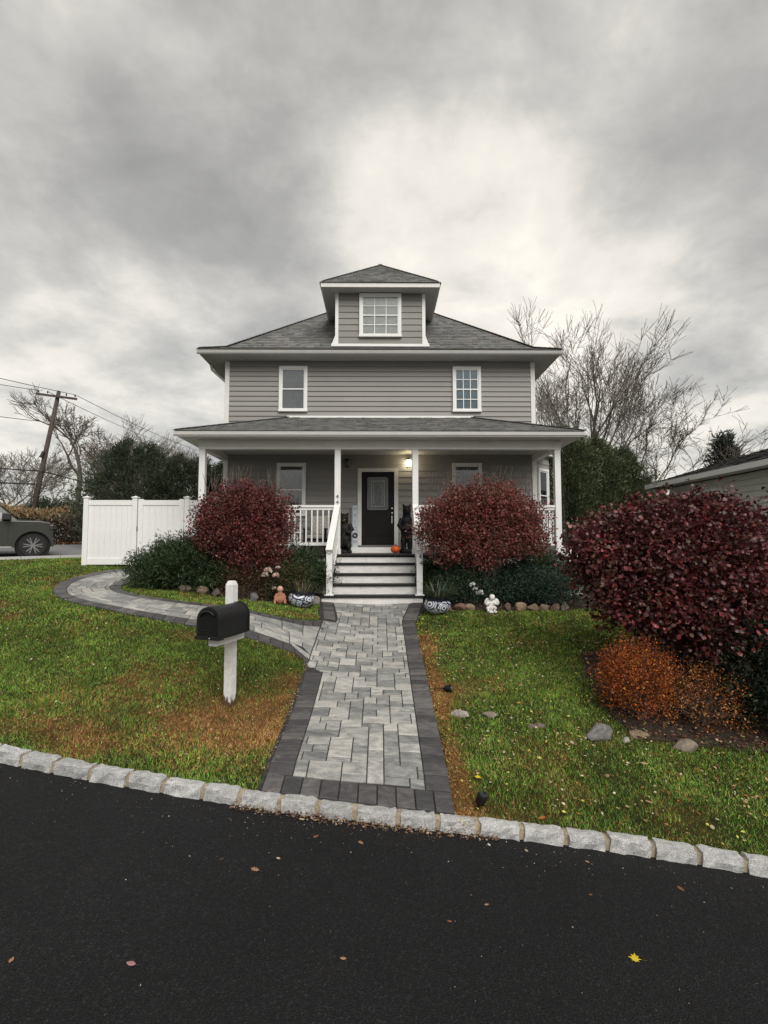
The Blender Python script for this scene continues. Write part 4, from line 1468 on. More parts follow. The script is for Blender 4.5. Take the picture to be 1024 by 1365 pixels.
def build_steps():
    T = [(1.93, 11.87, -1.08, .86), (1.70, 11.59, -1.08, .86), (1.483, 11.31, -1.22, .90), (1.256, 11.03, -1.30, .95)]
    prev = 2.13
    ys = [12.15]
    # risers and treads, top to bottom
    hp(MB().box(-1.12, .93, 12.11, 12.16, PZ - .045, PZ + .003), 'step_tread', DARKSTONE, bevel=.005)
    ups = 2.13
    for i, (z, y, x0, x1) in enumerate(T):
        ry = ys[-1] + .0
        # riser above this tread is set back, split into stone panels
        xs = [x0 + .02, (x0 * .62 + x1 * .38), (x0 * .30 + x1 * .70), x1 - .02]
        for a, b in zip(xs[:-1], xs[1:]):
            hp(MB().box(a + .002, b - .002, ry, ry + .03, z + .002, ups - .046), 'step_riser', RISER)
        hp(MB().box(x0, x1, y - .035, ry + .01, z - .045, z), 'step_tread', DARKSTONE, bevel=.006)
        ys.append(y); ups = z
    y = ys[-1]; x0, x1 = -1.30, .95
    xs = [x0 + .02, x0 + .30, -.35, .40, x1 - .22, x1 - .02]
    for a, b in zip(xs[:-1], xs[1:]):
        hp(MB().box(a + .002, b - .002, y, y + .03, .98, ups - .046), 'step_riser', RISER)
    # solid mass under the treads
    c = MB()
    yy = 12.2
    for (z, y, x0, x1) in T: c.box(x0 + .03, x1 - .03, y + .032, 12.2 + .02 * z, .9, z - .046)
    hp(c, 'step_core', RISER)
    # stair railings
    for sx, x in ((-1, -1.115), (1, .865)):
        nw = MB().box(x - .065, x + .065, 11.03, 11.16, 1.256, 2.22)
        nw.box(x - .10, x + .10, 11.005, 11.185, 1.256, 1.285)
        n = hp(nw, 'newel_post', WHITE, bevel=.004)
        xt = -1.045 if sx < 0 else .86
        a = Vector((x, 10.98, 2.20)); b = Vector((xt, PY + .01, 3.28))
        r = MB()
        r.bar(a + Vector((0, 0, .03)), b + Vector((0, 0, .03)), .145, .07)
        r.bar(a - Vector((0, 0, .05)) + Vector((0, .05, 0)), b - Vector((0, 0, .05)), .07, .09)
        lo = Vector((x, 11.16, 1.50)); hi = Vector((xt, PY, 2.34))
        r.bar(lo, hi, .07, .08)
        rr = hp(r, 'stair_railing', WHITE)
        for k in range(8):
            t = (k + .6) / 8.4
            p = lo.lerp(hi, t); zt = a.z + (b.z - a.z) * ((p.y - a.y) / (b.y - a.y))
            hp(MB().box(p.x - .02, p.x + .02, p.y - .02, p.y + .02, p.z, zt - .04), 'baluster', WHITE, rr)
        if sx > 0:
            number('4', (x + .01, 11.026, 2.10), .15, n); number('4', (x + .03, 11.026, 1.96), .15, n)


build_steps()


def build_door():
    y = HY0 - .022
    c = MB()
    x0, x1, zt, zb = -.63, .50, 4.49, 2.33
    c.box(x0, x0 + .11, y - .06, y, zb, zt); c.box(x1 - .11, x1, y - .06, y, zb, zt); c.box(x0 + .11, x1 - .11, y - .06, y, zt - .10, zt)
    d0 = hp(c, 'door_frame', TRIM, bevel=.004)
    m = MB().box(-.52, .39, y - .03, y, 2.35, 4.39)
    d = hp(m, 'front_door', DOOR)
    # raised lower panel
    p = MB().box(-.36, .23, y - .038, y - .03, 2.58, 3.06); p.box(-.31, .18, y - .047, y - .038, 2.63, 3.01)
    hp(p, 'door_panel', DOOR, d, bevel=.004)
    g = MB().box(-.35, .21, y - .040, y - .031, 3.33, 4.23)
    gl = hp(g, 'door_glass', LEADED, d)
    f = MB(); a, b, zz0, zz1 = -.36, .22, 3.32, 4.24
    for (u0, u1, w0, w1) in ((a, b, zz1 - .03, zz1), (a, b, zz0, zz0 + .03), (a, a + .03, zz0, zz1), (b - .03, b, zz0, zz1)):
        f.box(u0, u1, y - .05, y - .034, w0 + random.uniform(0, .0015), w1)
    hp(f, 'glass_frame', plain('came_grey', (.16, .165, .16), .5), d)
    cm = MB()
    for x in (-.25, .11): cm.box(x - .006, x + .006, y - .044, y - .039, 3.42, 4.13)
    for z in (3.42, 4.13): cm.box(-.256, .116, y - .0445, y - .0395, z - .006, z + .006)
    cm.box(-.19, -.182, y - .0442, y - .0392, 3.5, 4.05); cm.box(.042, .05, y - .0442, y - .0392, 3.5, 4.05)
    cm.tube([(-.07 + .16 * math.cos(t), y - .042, 3.78 + .24 * math.sin(t)) for t in np.linspace(0, 2 * math.pi, 24)], .005, 5)
    hp(cm, 'lead_came', plain('lead', (.3, .3, .3), .4, metal=.6), d)
    h = MB().lathe([(.005, 0), (.033, .004), (.033, .02), (.02, .045), (.004, .05)], (.325, y - .03, 3.36), 14, M=Matrix.Rotation(R(90), 4, 'X'))
    hp(h, 'deadbolt', METAL, d)
    h = MB().lathe([(.005, 0), (.033, .004), (.033, .02), (.02, .045), (.004, .05)], (.325, y - .03, 3.23), 14, M=Matrix.Rotation(R(90), 4, 'X'))
    hp(h, 'door_knob', METAL, d)
    h = MB().box(.312, .338, y - .055, y - .03, 2.95, 3.16)
    hp(h, 'door_handle', METAL, d)
    s = MB().box(-.60, .47, y - .12, y - .0, 2.29, 2.345)
    hp(s, 'door_sill', plain('sill_grey', (.15, .15, .15), .6), None)
    b = MB().box(-.79, .53, 13.52, HY0 - .01, PZ + .003, 2.285)
    hp(b, 'door_step', WHITE, bevel=.008)


build_door()


def wall_lamp(x, lit, label):
    y = HY0 - .02; z = 4.62
    r = empty('wall_lamp', (x, y, z), label, 'lamp', 'wall lamps on either side of the front door')
    MB().box(-.05, .05, -.02, 0, -.10, .12).obj('back_plate', BLACK, r, bevel=.004)
    MB().tube([(0, -.02, .10), (0, -.08, .14), (0, -.11, .12)], .012, 8).obj('arm', BLACK, r)
    MB().lathe([(.02, .125), (.07, .105), (.075, .095), (.02, .09)], (0, -.11, 0), 16).obj('cap', BLACK, r)
    MB().lathe([(.03, -.09), (.06, -.06), (.075, -.0), (.07, .06), (.05, .09)], (0, -.11, 0), 18).obj('globe', LAMP_ON if lit else LAMP_OFF, r, smooth=True)
    if lit:
        l = bpy.data.lights.new('lamp_glow', 'POINT'); l.energy = 1.6; l.shadow_soft_size = .09; l.color = (1, .82, .5)
        o = bpy.data.objects.new('lamp_glow', l); COL.objects.link(o); o.parent = r; o.location = (0, -.26, .02)


wall_lamp(.79, True, 'lit wall lamp with glowing globe right of the front door')
wall_lamp(-.93, False, 'unlit dark wall lamp left of the front door')

# ------------------------------------------------------------------ things on the porch


def remeshed(mb, name, m, parent, voxel=.016):
    o = mb.obj(name, m, parent, smooth=True)
    md = o.modifiers.new('remesh', 'REMESH'); md.mode = 'VOXEL'; md.voxel_size = voxel; md.use_smooth_shade = True
    s = o.modifiers.new('smooth', 'SMOOTH'); s.factor = .5; s.iterations = 3
    return o


def bear(loc, H, mm, label, rot, standing, sx_=1.0):
    r = empty('bear_statue', loc, label, 'statue'); r.rotation_euler = (0, 0, rot); r.scale = (sx_, sx_, 1)
    k = H
    b = MB()
    # stump, legs, body, arms, head of a carved bear facing -Y
    b.lathe([(.20 * k, 0), (.21 * k, .05 * k), (.18 * k, .08 * k)], (0, 0, 0), 18)
    if standing:
        for sx in (-1, 1):
            b.ell((sx * .085 * k, -.01 * k, .22 * k), (.08 * k, .09 * k, .18 * k)); b.ell((sx * .09 * k, -.07 * k, .09 * k), (.07 * k, .11 * k, .045 * k))
        b.ell((0, 0, .45 * k), (.165 * k, .14 * k, .22 * k)); b.ell((0, 0, .62 * k), (.15 * k, .125 * k, .15 * k))
        hz = .83
    else:
        for sx in (-1, 1):
            b.ell((sx * .13 * k, -.09 * k, .17 * k), (.075 * k, .15 * k, .09 * k)); b.ell((sx * .14 * k, -.22 * k, .17 * k), (.06 * k, .05 * k, .085 * k))
        b.ell((0, .02 * k, .33 * k), (.19 * k, .165 * k, .25 * k)); b.ell((0, .01 * k, .55 * k), (.16 * k, .14 * k, .17 * k))
        hz = .80
    for sx in (-1, 1):
        b.tube([(sx * .14 * k, -.02 * k, .66 * k), (sx * .21 * k, -.06 * k, .54 * k), (sx * .15 * k, -.15 * k, .47 * k), (sx * .07 * k, -.17 * k, .50 * k)], [.065 * k, .06 * k, .05 * k, .05 * k], 10)
    b.tube([(0, 0, .66 * k), (0, -.02 * k, hz * k)], [.11 * k, .10 * k], 12)
    b.ell((0, -.03 * k, hz * k), (.115 * k, .115 * k, .105 * k))
    b.tube([(0, -.10 * k, (hz - .02) * k), (0, -.19 * k, (hz - .035) * k)], [.06 * k, .042 * k], 12)
    for sx in (-1, 1): b.ell((sx * .085 * k, -.01 * k, (hz + .095) * k), (.036 * k, .022 * k, .038 * k))
    remeshed(b, 'body', mm, r, .014)
    f = MB()
    f.ell((0, -.20 * k, (hz - .025) * k), (.022 * k, .015 * k, .016 * k))
    for sx in (-1, 1): f.ell((sx * .045 * k, -.125 * k, (hz + .03) * k), (.012 * k, .012 * k, .012 * k))
    f.obj('nose_and_eyes', BLACK, r, smooth=True)
    if not standing:
        MB().ell((0, -.165 * k, (hz - .04) * k), (.05 * k, .035 * k, .04 * k)).obj('muzzle', plain('muzzle_tan', (.16, .10, .06), .7, .2, 20), r, smooth=True)


bear((-.95, 13.30, PZ), 1.16, STATUE_BROWN, 'brown carved bear statue sitting beside the welcome sign', R(-4), False, .86)
bear((.70, 13.25, PZ), 1.36, STATUE_BLACK, 'tall black carved bear statue standing right of the front door', R(4), True, .74)


def welcome_sign():
    r = empty('welcome_sign', (-.685, 13.66, PZ), 'tall narrow pale board reading WELCOME leaning beside the front door', 'sign')
    r.rotation_euler = (R(-9), 0, 0)
    MB().box(-.075, .075, -.012, .012, .0, 1.32).obj('board', SIGNB, r, bevel=.003)
    MB().box(-.105, -.076, -.01, .014, .0, 1.32).obj('edge_strip', plain('sign_edge', (.24, .27, .30), .7), r)
    for i, ch in enumerate('WELCOME'):
        z = 1.23 - i * .187
        if ch == 'O':
            t = MB(); n = 20
            t.tube([(.052 * math.cos(a), -.024, z + .052 * math.sin(a)) for a in np.linspace(0, 2 * math.pi, n)], .022, 8)
            t.obj('wreath', plain('wreath_dark', (.03, .025, .04), .8, .4, 40), r)
            continue
        me = text_mesh(ch, .125, .002); me.materials.clear()
        o = link('letter', me, plain('letter_grey', (.2, .22, .25), .7), r, (0, -.015, z)); o.rotation_euler = (R(90), 0, 0)


welcome_sign()


def pumpkin():
    r = empty('pumpkin', (.40, 13.2, PZ), 'small orange pumpkin on the porch at the end of the door step', 'pumpkin')
    bm = MB(); n, m = 40, 12; vs = []; fs = []
    for i in range(m + 1):
        a = math.pi * i / m
        for k in range(n):
            t = 2 * math.pi * k / n
            rr = .125 * (1 - .10 * abs(math.cos(4.5 * t)) ** 3) * max(.02, math.sin(a)) ** .8
            vs.append((rr * math.cos(t), rr * math.sin(t), .105 - .1 * math.cos(a) * (1 - .12 * (1 - math.sin(a)))))
    for i in range(m):
        for k in range(n): fs.append((i * n + k, i * n + (k + 1) % n, (i + 1) * n + (k + 1) % n, (i + 1) * n + k))
    bm._add(vs, fs); bm.obj('shell', ORANGE, r, smooth=True)
    MB().tube([(0, 0, .19), (.005, 0, .22), (.02, -.005, .245)], [.02, .013, .015], 7).obj('stem', STEMG, r)


pumpkin()


def porch_chair():
    r = empty('porch_chair', (-1.62, 13.15, PZ), 'porch armchair with patterned cushion behind the left railing', 'chair'); r.rotation_euler = (0, 0, R(-12))
    for sx in (-1, 1):
        for yy in (-.26, .26):
            MB().box(sx * .28 - .025, sx * .28 + .025, yy - .025, yy + .025, 0, .62 if yy < 0 else .95).obj('leg', BLACK, r)
        MB().box(sx * .28 - .04, sx * .28 + .04, -.30, .28, .621, .65).obj('armrest', BLACK, r)
    MB().box(-.26, .26, -.27, .27, .34, .38).obj('seat', BLACK, r)
    MB().box(-.25, .25, -.28, .22, .382, .48).obj('seat_cushion', CUSHION, r, bevel=.03)
    MB().box(-.25, .25, .15, .26, .485, 1.0).obj('back_cushion', CUSHION, r, bevel=.04)
    MB().box(-.27, .27, .262, .29, .40, .96).obj('backrest', BLACK, r)


porch_chair()


def porch_table():
    r = empty('side_table', (-2.25, 13.1, PZ), 'small white side table behind the left railing under the window', 'table')
    MB().lathe([(.24, .52), (.25, .53), (.25, .55), (.24, .56)], n=20).obj('table_top', WHITE, r)
    for a in range(4): MB().bar((.18 * math.cos(a * 1.57 + .8), .18 * math.sin(a * 1.57 + .8), 0), (.14 * math.cos(a * 1.57 + .8), .14 * math.sin(a * 1.57 + .8), .52), .035, .035, (1, 0.2, 0)).obj('leg', WHITE, r)


porch_table()

# ------------------------------------------------------------------ mailbox


def mailbox():
    a = Vector((.30, .954, 0)).normalized()
    c = Vector((-1.83, 5.98, 0)); g = tz(-1.88, 6.36)
    rot = math.atan2(-a.x, a.y)
    r = empty('mailbox', (-1.86, 6.35, g), 'black arch topped mailbox on a weathered white wooden post in the lawn', 'mailbox')
    O = Vector(r.location)
    # post (axis aligned with the box)
    Mx = Matrix.Rotation(rot, 4, 'Z')
    w = .053
    p = MB()
    top = 1.93 - g
    p.box(-w, w, -w, w, -.05, top - .05, Mx)
    cw = w - .02
    vs = [Mx @ Vector(v) for v in ((-w, -w, top - .05), (w, -w, top - .05), (w, w, top - .05), (-w, w, top - .05), (-cw, -cw, top), (cw, -cw, top), (cw, cw, top), (-cw, cw, top))]
    p._add(vs, [(0, 1, 5, 4), (1, 2, 6, 5), (2, 3, 7, 6), (3, 0, 4, 7), (4, 5, 6, 7)])
    p.obj('post', POSTM, r)
    Mb = Matrix.Translation(c - Vector((O.x, O.y, 0)) + Vector((0, 0, 1.335 - g))) @ Mx     # box frame: x across, y along, z up
    MB().box(-.055, .055, -.22, .335, -.10, -.004, Mb).obj('arm', WHITE_WOOD, r, bevel=.004)
    MB().box(-.13, .0, .22, .31, -.10, -.006, Mb).obj('bracket', WHITE_WOOD, r)
    hw, hs, L = .145, .20, .29
    def arch(hw, hs, n=14, z0=0):
        return [(-hw, z0)] + [(-hw * math.cos(math.pi * i / n), hs + hw * .98 * math.sin(math.pi * i / n)) for i in range(n + 1)] + [(hw, z0)]
    b = MB(); b.prism(arch(hw, hs), 'y', -L, L)
    b.v = [tuple(Mb @ Vector(v)) for v in b.v]; b.obj('box', MAILBLACK, r, bevel=.004)
    for y0, y1 in ((L - .012, L + .008),):
        q = MB(); q.prism(arch(hw + .009, hs), 'y', y0, y1); q.v = [tuple(Mb @ Vector(v)) for v in q.v]; q.obj('rear_rim', MAILBLACK, r)
    d = MB(); d.prism(arch(hw + .010, hs, z0=.02), 'y', -L - .016, -L + .02); d.v = [tuple(Mb @ Vector(v)) for v in d.v]
    door = d.obj('mailbox_door', MAILBLACK, r, bevel=.004)
    e = MB(); e.prism([(x * .83, z * .86 + .035) for x, z in arch(hw, hs)], 'y', -L - .021, -L - .0165); e.v = [tuple(Mb @ Vector(v)) for v in e.v]; e.obj('door_emboss', BLACK, door)
    h = MB(); h.tube([(-.085 * math.cos(t), -L - .02 - .025 * math.sin(t) ** .5, hs + .045 + .06 * math.sin(t)) for t in np.linspace(0.05, math.pi - .05, 12)], .011, 8)
    h.v = [tuple(Mb @ Vector(v)) for v in h.v]; h.obj('door_handle', MAILBLACK, door, smooth=True)
    k = MB().box(-.10, .10, -L - .026, -L - .0165, .085, .095); k.v = [tuple(Mb @ Vector(v)) for v in k.v]; k.obj('door_ridge', MAILBLACK, door)
    f = MB().box(-hw - .02, hw + .02, -L - .035, -L + .05, -.012, .024); f.box(-hw - .008, hw + .008, -L + .05, L, -.006, .012)
    f.v = [tuple(Mb @ Vector(v)) for v in f.v]; f.obj('base_flange', MAILBLACK, r, bevel=.003)
    s = MB().ell((.03, -L - .036, .004), (.008, .006, .008)); s.v = [tuple(Mb @ Vector(v)) for v in s.v]; s.obj('rivet', METAL, r)


mailbox()

# ------------------------------------------------------------------ fence and gate


def fence_panel(x0, x1, y, root, gate=False):
    """boards and rails between two uprights"""
    ox, oy, oz = root.location
    zb = tz((x0 + x1) / 2, y) + .05
    zt = 3.56
    MB().box(x0 - ox, x1 - ox, y - .03 - oy, y + .03 - oy, zt - .14 - oz, zt - oz).obj('top_rail', WHITE, root, bevel=.005)
    MB().box(x0 - ox, x1 - ox, y - .03 - oy, y + .03 - oy, zb - oz, zb + .17 - oz).obj('bottom_rail', WHITE, root, bevel=.005)
    n = max(2, round((x1 - x0) / .152)); p = (x1 - x0) / n
    first = None
    b = MB().box(.0015, p - .0015, -.011, .011, zb + .17, zt - .14)
    for i in range(n):
        if first is None: first = b.obj('board', WHITE, root, bevel=.003); o = first
        else:
            o = first.copy(); COL.objects.link(o); o.parent = root
        o.location = (x0 + i * p - ox, y - oy, -oz)


def fpost(x, y, root, top=3.62, w=.064):
    ox, oy, oz = root.location
    z0 = tz(x, y) - .03
    m = MB().box(x - w - ox, x + w - ox, y - w - oy, y + w - oy, z0 - oz, top - oz)
    po = m.obj('post', WHITE, root, bevel=.005)
    c = MB().box(x - w - .02 - ox, x + w + .02 - ox, y - w - .02 - oy, y + w + .02 - oy, top - oz, top + .025 - oz)
    a = w + .01
    c._add([(x - a - ox, y - a - oy, top + .0251 - oz), (x + a - ox, y - a - oy, top + .0251 - oz), (x + a - ox, y + a - oy, top + .0251 - oz), (x - a - ox, y + a - oy, top + .0251 - oz), (x - ox, y - oy, top + .06 - oz)], [(0, 1, 4), (1, 2, 4), (2, 3, 4), (3, 0, 4)])
    c.obj('post_cap', WHITE, po)


fy = 13.6
fence = empty('vinyl_fence', (-7.3, fy, 1.75), 'white solid vinyl privacy fence left of the house', 'fence')
for x in (-7.93, -6.62, -5.22): fpost(x, fy, fence)
fpost(-4.44, fy, fence, 3.6)
fence_panel(-7.866, -6.684, fy, fence)
fence_panel(-5.156, -4.504, fy, fence)
# a return of the fence running back from its left end
gate = empty('vinyl_gate', (-5.9, fy, 1.72), 'white vinyl gate with wide stiles at the end of the curved path', 'gate')
for x in (-6.47, -5.37):
    MB().box(x - .065 + 5.9, x + .065 + 5.9, -.035, .035, .05, 1.87).obj('stile', WHITE, gate, bevel=.005)
fence_panel(-6.405, -5.435, fy, gate, True)
MB().box(-.66, -.64, -.05, -.035, 1.0, 1.12).obj('latch', BLACK, gate)

# ------------------------------------------------------------------ vegetation


def shrub(name, label, cat, base, c, r, nshoot, nleaf, lsize, cols, w=None, seed=1, lump=0.28, asp=0.62, m=LEAF, stems=14, stemr=.016, group=None, up=0.35, spread=.16, shell=.55, under=-.75, stemc=BARK, sticks=0, jit=.3, broad=False, core=0, lobes=None):
    """leafy shrub: stems from the base, shoots through the crown's volume, leaves around each shoot"""
    global rng
    rng = np.random.default_rng(seed)
    root = empty(name, base, label, cat, group)
    B = np.array(base, float); C = np.array(c, float); Rr = np.array(r, float)
    d = rdir(int(nshoot * 2.2)); d = d[d[:, 2] > under][:nshoot]
    n = len(d)
    ph = rng.uniform(0, 6.28, 8); fr = rng.integers(2, 6, 8)
    th = np.arctan2(d[:, 1], d[:, 0]); el = np.arcsin(d[:, 2])
    rad = np.ones(n)
    for k in range(8): rad += lump / 4 * np.sin(fr[k] * th + ph[k]) * np.cos((fr[k] - 1) * el + ph[k] * 1.7)
    rad += rng.normal(0, lump * .22, n) + np.where(rng.random(n) < .12, rng.uniform(0, .26, n), 0)
    t = shell + (1 - shell) * rng.random(n) ** .6
    if core: t = np.where(rng.random(n) < core, rng.uniform(.15, shell + .1, n), t)
    P = C + d * Rr * (rad * t)[:, None]
    if lobes:
        lb = np.array(lobes); q = rng.choice(len(lb), n, p=lb[:, 3] ** 2 / (lb[:, 3] ** 2).sum())
        P = C + lb[q, :3] * Rr + d * Rr * (rad * t * lb[q, 3])[:, None]
    P[:, 2] = np.maximum(P[:, 2], B[2] + .03)
    shoot_dir = unit(d * [1, 1, .8] + [0, 0, up] + rng.normal(0, .25, (n, 3)))
    # leaves
    PP = np.repeat(P, nleaf, 0); SD = np.repeat(shoot_dir, nleaf, 0)
    k = len(PP)
    off = SD * rng.uniform(-spread, spread, (k, 1)) * 1.0 + rng.normal(0, spread * .42, (k, 3))
    PP = PP + off
    PP[:, 2] = np.maximum(PP[:, 2], B[2] + .02)
    D = unit(SD * .7 + rdir(k) * 1.0)
    N = unit(rdir(k) + [0, 0, .7])
    L = lsize * rng.uniform(.6, 1.25, k)
    W_ = L * asp * rng.uniform(.8, 1.2, k)
    V, F = leafgeo6(PP, D, N, L, W_) if broad else leafgeo(PP, D, N, L, W_)
    shoot_tint = np.repeat(rng.uniform(.72, 1.28, n), nleaf)[:, None]
    kind = np.repeat(rng.choice(len(cols), n, p=w), nleaf)
    own = rng.choice(len(cols), k, p=w)
    kind = np.where(rng.random(k) < .65, kind, own)
    cc = np.array(cols)[kind] * shoot_tint * (1 + rng.uniform(-jit, jit, (k, 1)))
    cc = np.clip(cc, .002, 1)
    o = npmesh('foliage', V - B, F, m, root, np.repeat(cc, 6 if broad else 4, 0))
    o['kind'] = 'stuff'
    # stems
    s = MB()
    idx = rng.choice(n, min(stems, n), replace=False)
    for i in idx:
        tip = P[i]; b0 = B + np.append(rng.normal(0, .12, 2) * Rr[:2], 0.0)
        midp = b0 + (tip - b0) * .5 + np.append(rng.normal(0, .06, 2), .08)
        s.tube([b0, midp, tip], [stemr, stemr * .7, stemr * .25], 5)
    for i in range(sticks):
        a = C + rdir(1)[0] * Rr * [.8, .6, .2] + [0, 0, Rr[2] * .75]
        b = a + [rng.normal(0, .06), rng.normal(0, .04), rng.uniform(.15, .38)]
        s.tube([a, b], [.006, .003], 4)
    s.v = [tuple(np.array(v) - B) for v in s.v]
    so = s.obj('stems', stemc, root, fixn=False); so['kind'] = 'stuff'
    return root


MAROON = [(.135, .038, .034), (.18, .052, .044), (.23, .045, .044), (.095, .028, .034), (.135, .075, .045), (.25, .12, .10)]
MW = [.30, .24, .10, .16, .13, .07]
shrub('smoke_bush', 'rounded dark red smoke bush left of the porch steps', 'bush', (-2.85, 10.85, tz(-2.85, 10.85)), (-2.9, 10.85, 2.78), (1.12, .95, 1.06), 3600, 12, .060, MAROON, MW, 21, stems=60, sticks=70, under=-.85, asp=.55, core=.35, lump=.22, spread=.12, lobes=[(-.05, 0, -.05, .86), (.42, 0, .12, .52), (-.45, 0, .18, .50), (.30, -.2, -.45, .55), (-.55, 0, -.25, .45), (.05, 0, .42, .50)])
shrub('smoke_bush', 'wide reddish brown smoke bush right of the porch steps with upright shoots', 'bush', (2.1, 10.8, tz(2.1, 10.8)), (2.14, 10.75, 2.77), (1.42, 1.0, 1.05), 4600, 12, .060, [(.185, .054, .044), (.24, .080, .062), (.15, .052, .040), (.15, .088, .050), (.29, .14, .115), (.27, .052, .052)], [.28, .22, .16, .14, .10, .10], 22, stems=60, sticks=90, under=-.75, asp=.55, core=.35, lump=.22, spread=.12, lobes=[(.0, 0, -.05, .84), (-.50, 0, -.02, .48), (.48, 0, .10, .54), (.12, 0, .40, .52), (.62, -.1, -.32, .42), (-.25, 0, .30, .46), (-.2, -.2, -.45, .5)])
shrub('smoke_bush', 'largest deep maroon smoke bush above the orange shrubs at the right edge', 'bush', (4.2, 7.2, tz(4.2, 7.2)), (4.30, 7.15, 1.97), (1.54, 1.3, 1.13), 9000, 12, .068, [(.090, .022, .021), (.125, .032, .028), (.21, .036, .036), (.066, .018, .021), (.095, .052, .030), (.20, .085, .07)], [.32, .26, .09, .18, .12, .03], 23, stems=46, stemr=.024, asp=.60, m=LEAF_GLOSS, under=-.9, lump=.28, spread=.15, lobes=[(.05, 0, .02, .76), (-.52, 0, .20, .50), (.40, 0, .26, .52), (-.12, -.1, .42, .48), (-.34, -.1, -.28, .46), (.22, -.3, -.40, .56), (.58, 0, -.1, .5), (.12, 0, .52, .40)], broad=True, core=.2, jit=.38)
shrub('orange_shrub', 'low orange leaved shrub in front of the largest smoke bush, nearer the walkway', 'bush', (3.2, 6.35, tz(3.2, 6.35)), (3.2, 6.35, .70), (.46, .42, .44), 1400, 10, .030, [(.42, .115, .018), (.30, .062, .014), (.19, .035, .012), (.50, .20, .04), (.08, .028, .012)], [.28, .24, .18, .12, .18], 24, stems=130, stemr=.005, spread=.09, asp=.5, under=-.75, core=.2, lump=.36)
shrub('orange_shrub', 'sparser rusty orange shrub at the right, beside the dark juniper', 'bush', (3.90, 6.3, tz(3.90, 6.3)), (3.92, 6.2, .50), (.46, .38, .38), 520, 8, .030, [(.40, .14, .03), (.26, .07, .015), (.50, .27, .10), (.10, .035, .015)], [.26, .28, .2, .26], 25, stems=110, stemr=.005, spread=.10, asp=.5, under=-.75, lump=.4)
GREEN_D = [(.020, .042, .014), (.030, .056, .020), (.042, .074, .026), (.06, .08, .032)]
shrub('juniper', 'dark green spreading juniper left of the first smoke bush by the gate', 'bush', (-4.2, 11.0, tz(-4.2, 11.0)), (-4.2, 10.95, 1.80), (1.12, .75, .66), 3400, 16, .085, GREEN_D, None, 26, asp=.20, spread=.13, under=-.6, lump=.2, up=.6, core=.35)
shrub('juniper', 'dark green yew mound under the left porch railing', 'bush', (-1.75, 11.4, tz(-1.75, 11.4)), (-1.85, 11.35, 1.66), (.85, .5, .62), 1900, 14, .065, GREEN_D, None, 27, asp=.24, spread=.11, under=-.6, core=.3)
shrub('dry_perennial', 'reddish brown dried perennial clump below the left smoke bush', 'plant', (-2.75, 10.55, tz(-2.75, 10.55)), (-2.75, 10.6, 1.60), (.66, .35, .46), 900, 12, .05, [(.11, .05, .03), (.16, .08, .045), (.075, .052, .028), (.06, .065, .024)], None, 28, asp=.3, spread=.12, stems=110, stemr=.005, core=.3)
shrub('green_shrub', 'olive green low shrub between the dried perennial and left planter', 'plant', (-2.05, 10.75, tz(-2.05, 10.75)), (-2.05, 10.75, 1.58), (.55, .35, .46), 900, 12, .045, [(.045, .065, .018), (.065, .08, .026), (.09, .065, .03)], None, 29, asp=.4, spread=.11, stems=60, stemr=.005, core=.3)
shrub('juniper', 'blue green low juniper behind the edging stones right of the cherub', 'bush', (3.1, 10.75, tz(3.1, 10.75)), (3.15, 10.75, 1.40), (1.0, .5, .42), 2200, 14, .06, [(.024, .046, .032), (.034, .062, .044), (.05, .085, .062), (.075, .115, .088)], [.35, .35, .2, .1], 30, asp=.26, spread=.12, under=-.5, core=.3)
shrub('juniper', 'dark juniper under the right smoke bush in front of the white skirting', 'bush', (3.5, 11.5, tz(3.5, 11.5)), (3.5, 11.45, 1.60), (1.15, .4, .52), 2000, 14, .075, GREEN_D, None, 31, asp=.22, spread=.13, under=-.5, core=.3)
shrub('rose_bush', 'leafy green rose bush with white flowers beside the right planter', 'plant', (1.75, 10.7, tz(1.75, 10.7)), (1.75, 10.7, 1.48), (.62, .4, .50), 1100, 11, .05, [(.030, .055, .030), (.045, .075, .042), (.065, .10, .055)], None, 32, asp=.45, spread=.11, stems=60, stemr=.006, core=.3)
shrub('juniper', 'near black evergreen shrub at the right edge beside the rusty shrub', 'bush', (5.1, 6.2, tz(5.1, 6.2)), (5.12, 6.25, .80), (1.0, .6, .85), 2600, 13, .06, [(.010, .018, .010), (.015, .026, .013), (.022, .036, .017)], None, 33, asp=.3, spread=.12, under=-.75, core=.25)
shrub('juniper', 'dark evergreen mound at the foot of the right stair railing', 'bush', (1.25, 11.5, tz(1.25, 11.5)), (1.3, 11.45, 1.6), (.50, .35, .55), 1300, 13, .06, GREEN_D, None, 34, asp=.24, spread=.10, core=.3)


def grass_blades(root, B, n, L, r0, cols, seed, name='blades', spread=1.0, wid=.018):
    """stiff arching leaves of a potted plant"""
    rnd = random.Random(seed); m = MB()
    for i in range(n):
        a = rnd.uniform(0, 6.283); out = rnd.uniform(.15, 1.0) * spread; l = L * rnd.uniform(.6, 1.1)
        c = rnd.choice(cols); c = tuple(x * rnd.uniform(.7, 1.25) for x in c)
        p0 = Vector((r0 * math.cos(a) * rnd.random(), r0 * math.sin(a) * rnd.random(), 0))
        d = Vector((math.cos(a) * out, math.sin(a) * out, 1)).normalized()
        s = d.cross(Vector((0, 0, 1))).normalized() * wid / 2
        mid = p0 + d * l * .55; tip = mid + (d * .75 + Vector((math.cos(a), math.sin(a), -.25)) * .35 * out).normalized() * l * .45
        vs = [p0 - s, p0 + s, mid + s, mid - s, tip]
        m._add([v + Vector(B) for v in vs], [(0, 1, 2, 3), (3, 2, 4)], c)
    return m.obj(name, LEAF, root, fixn=False)


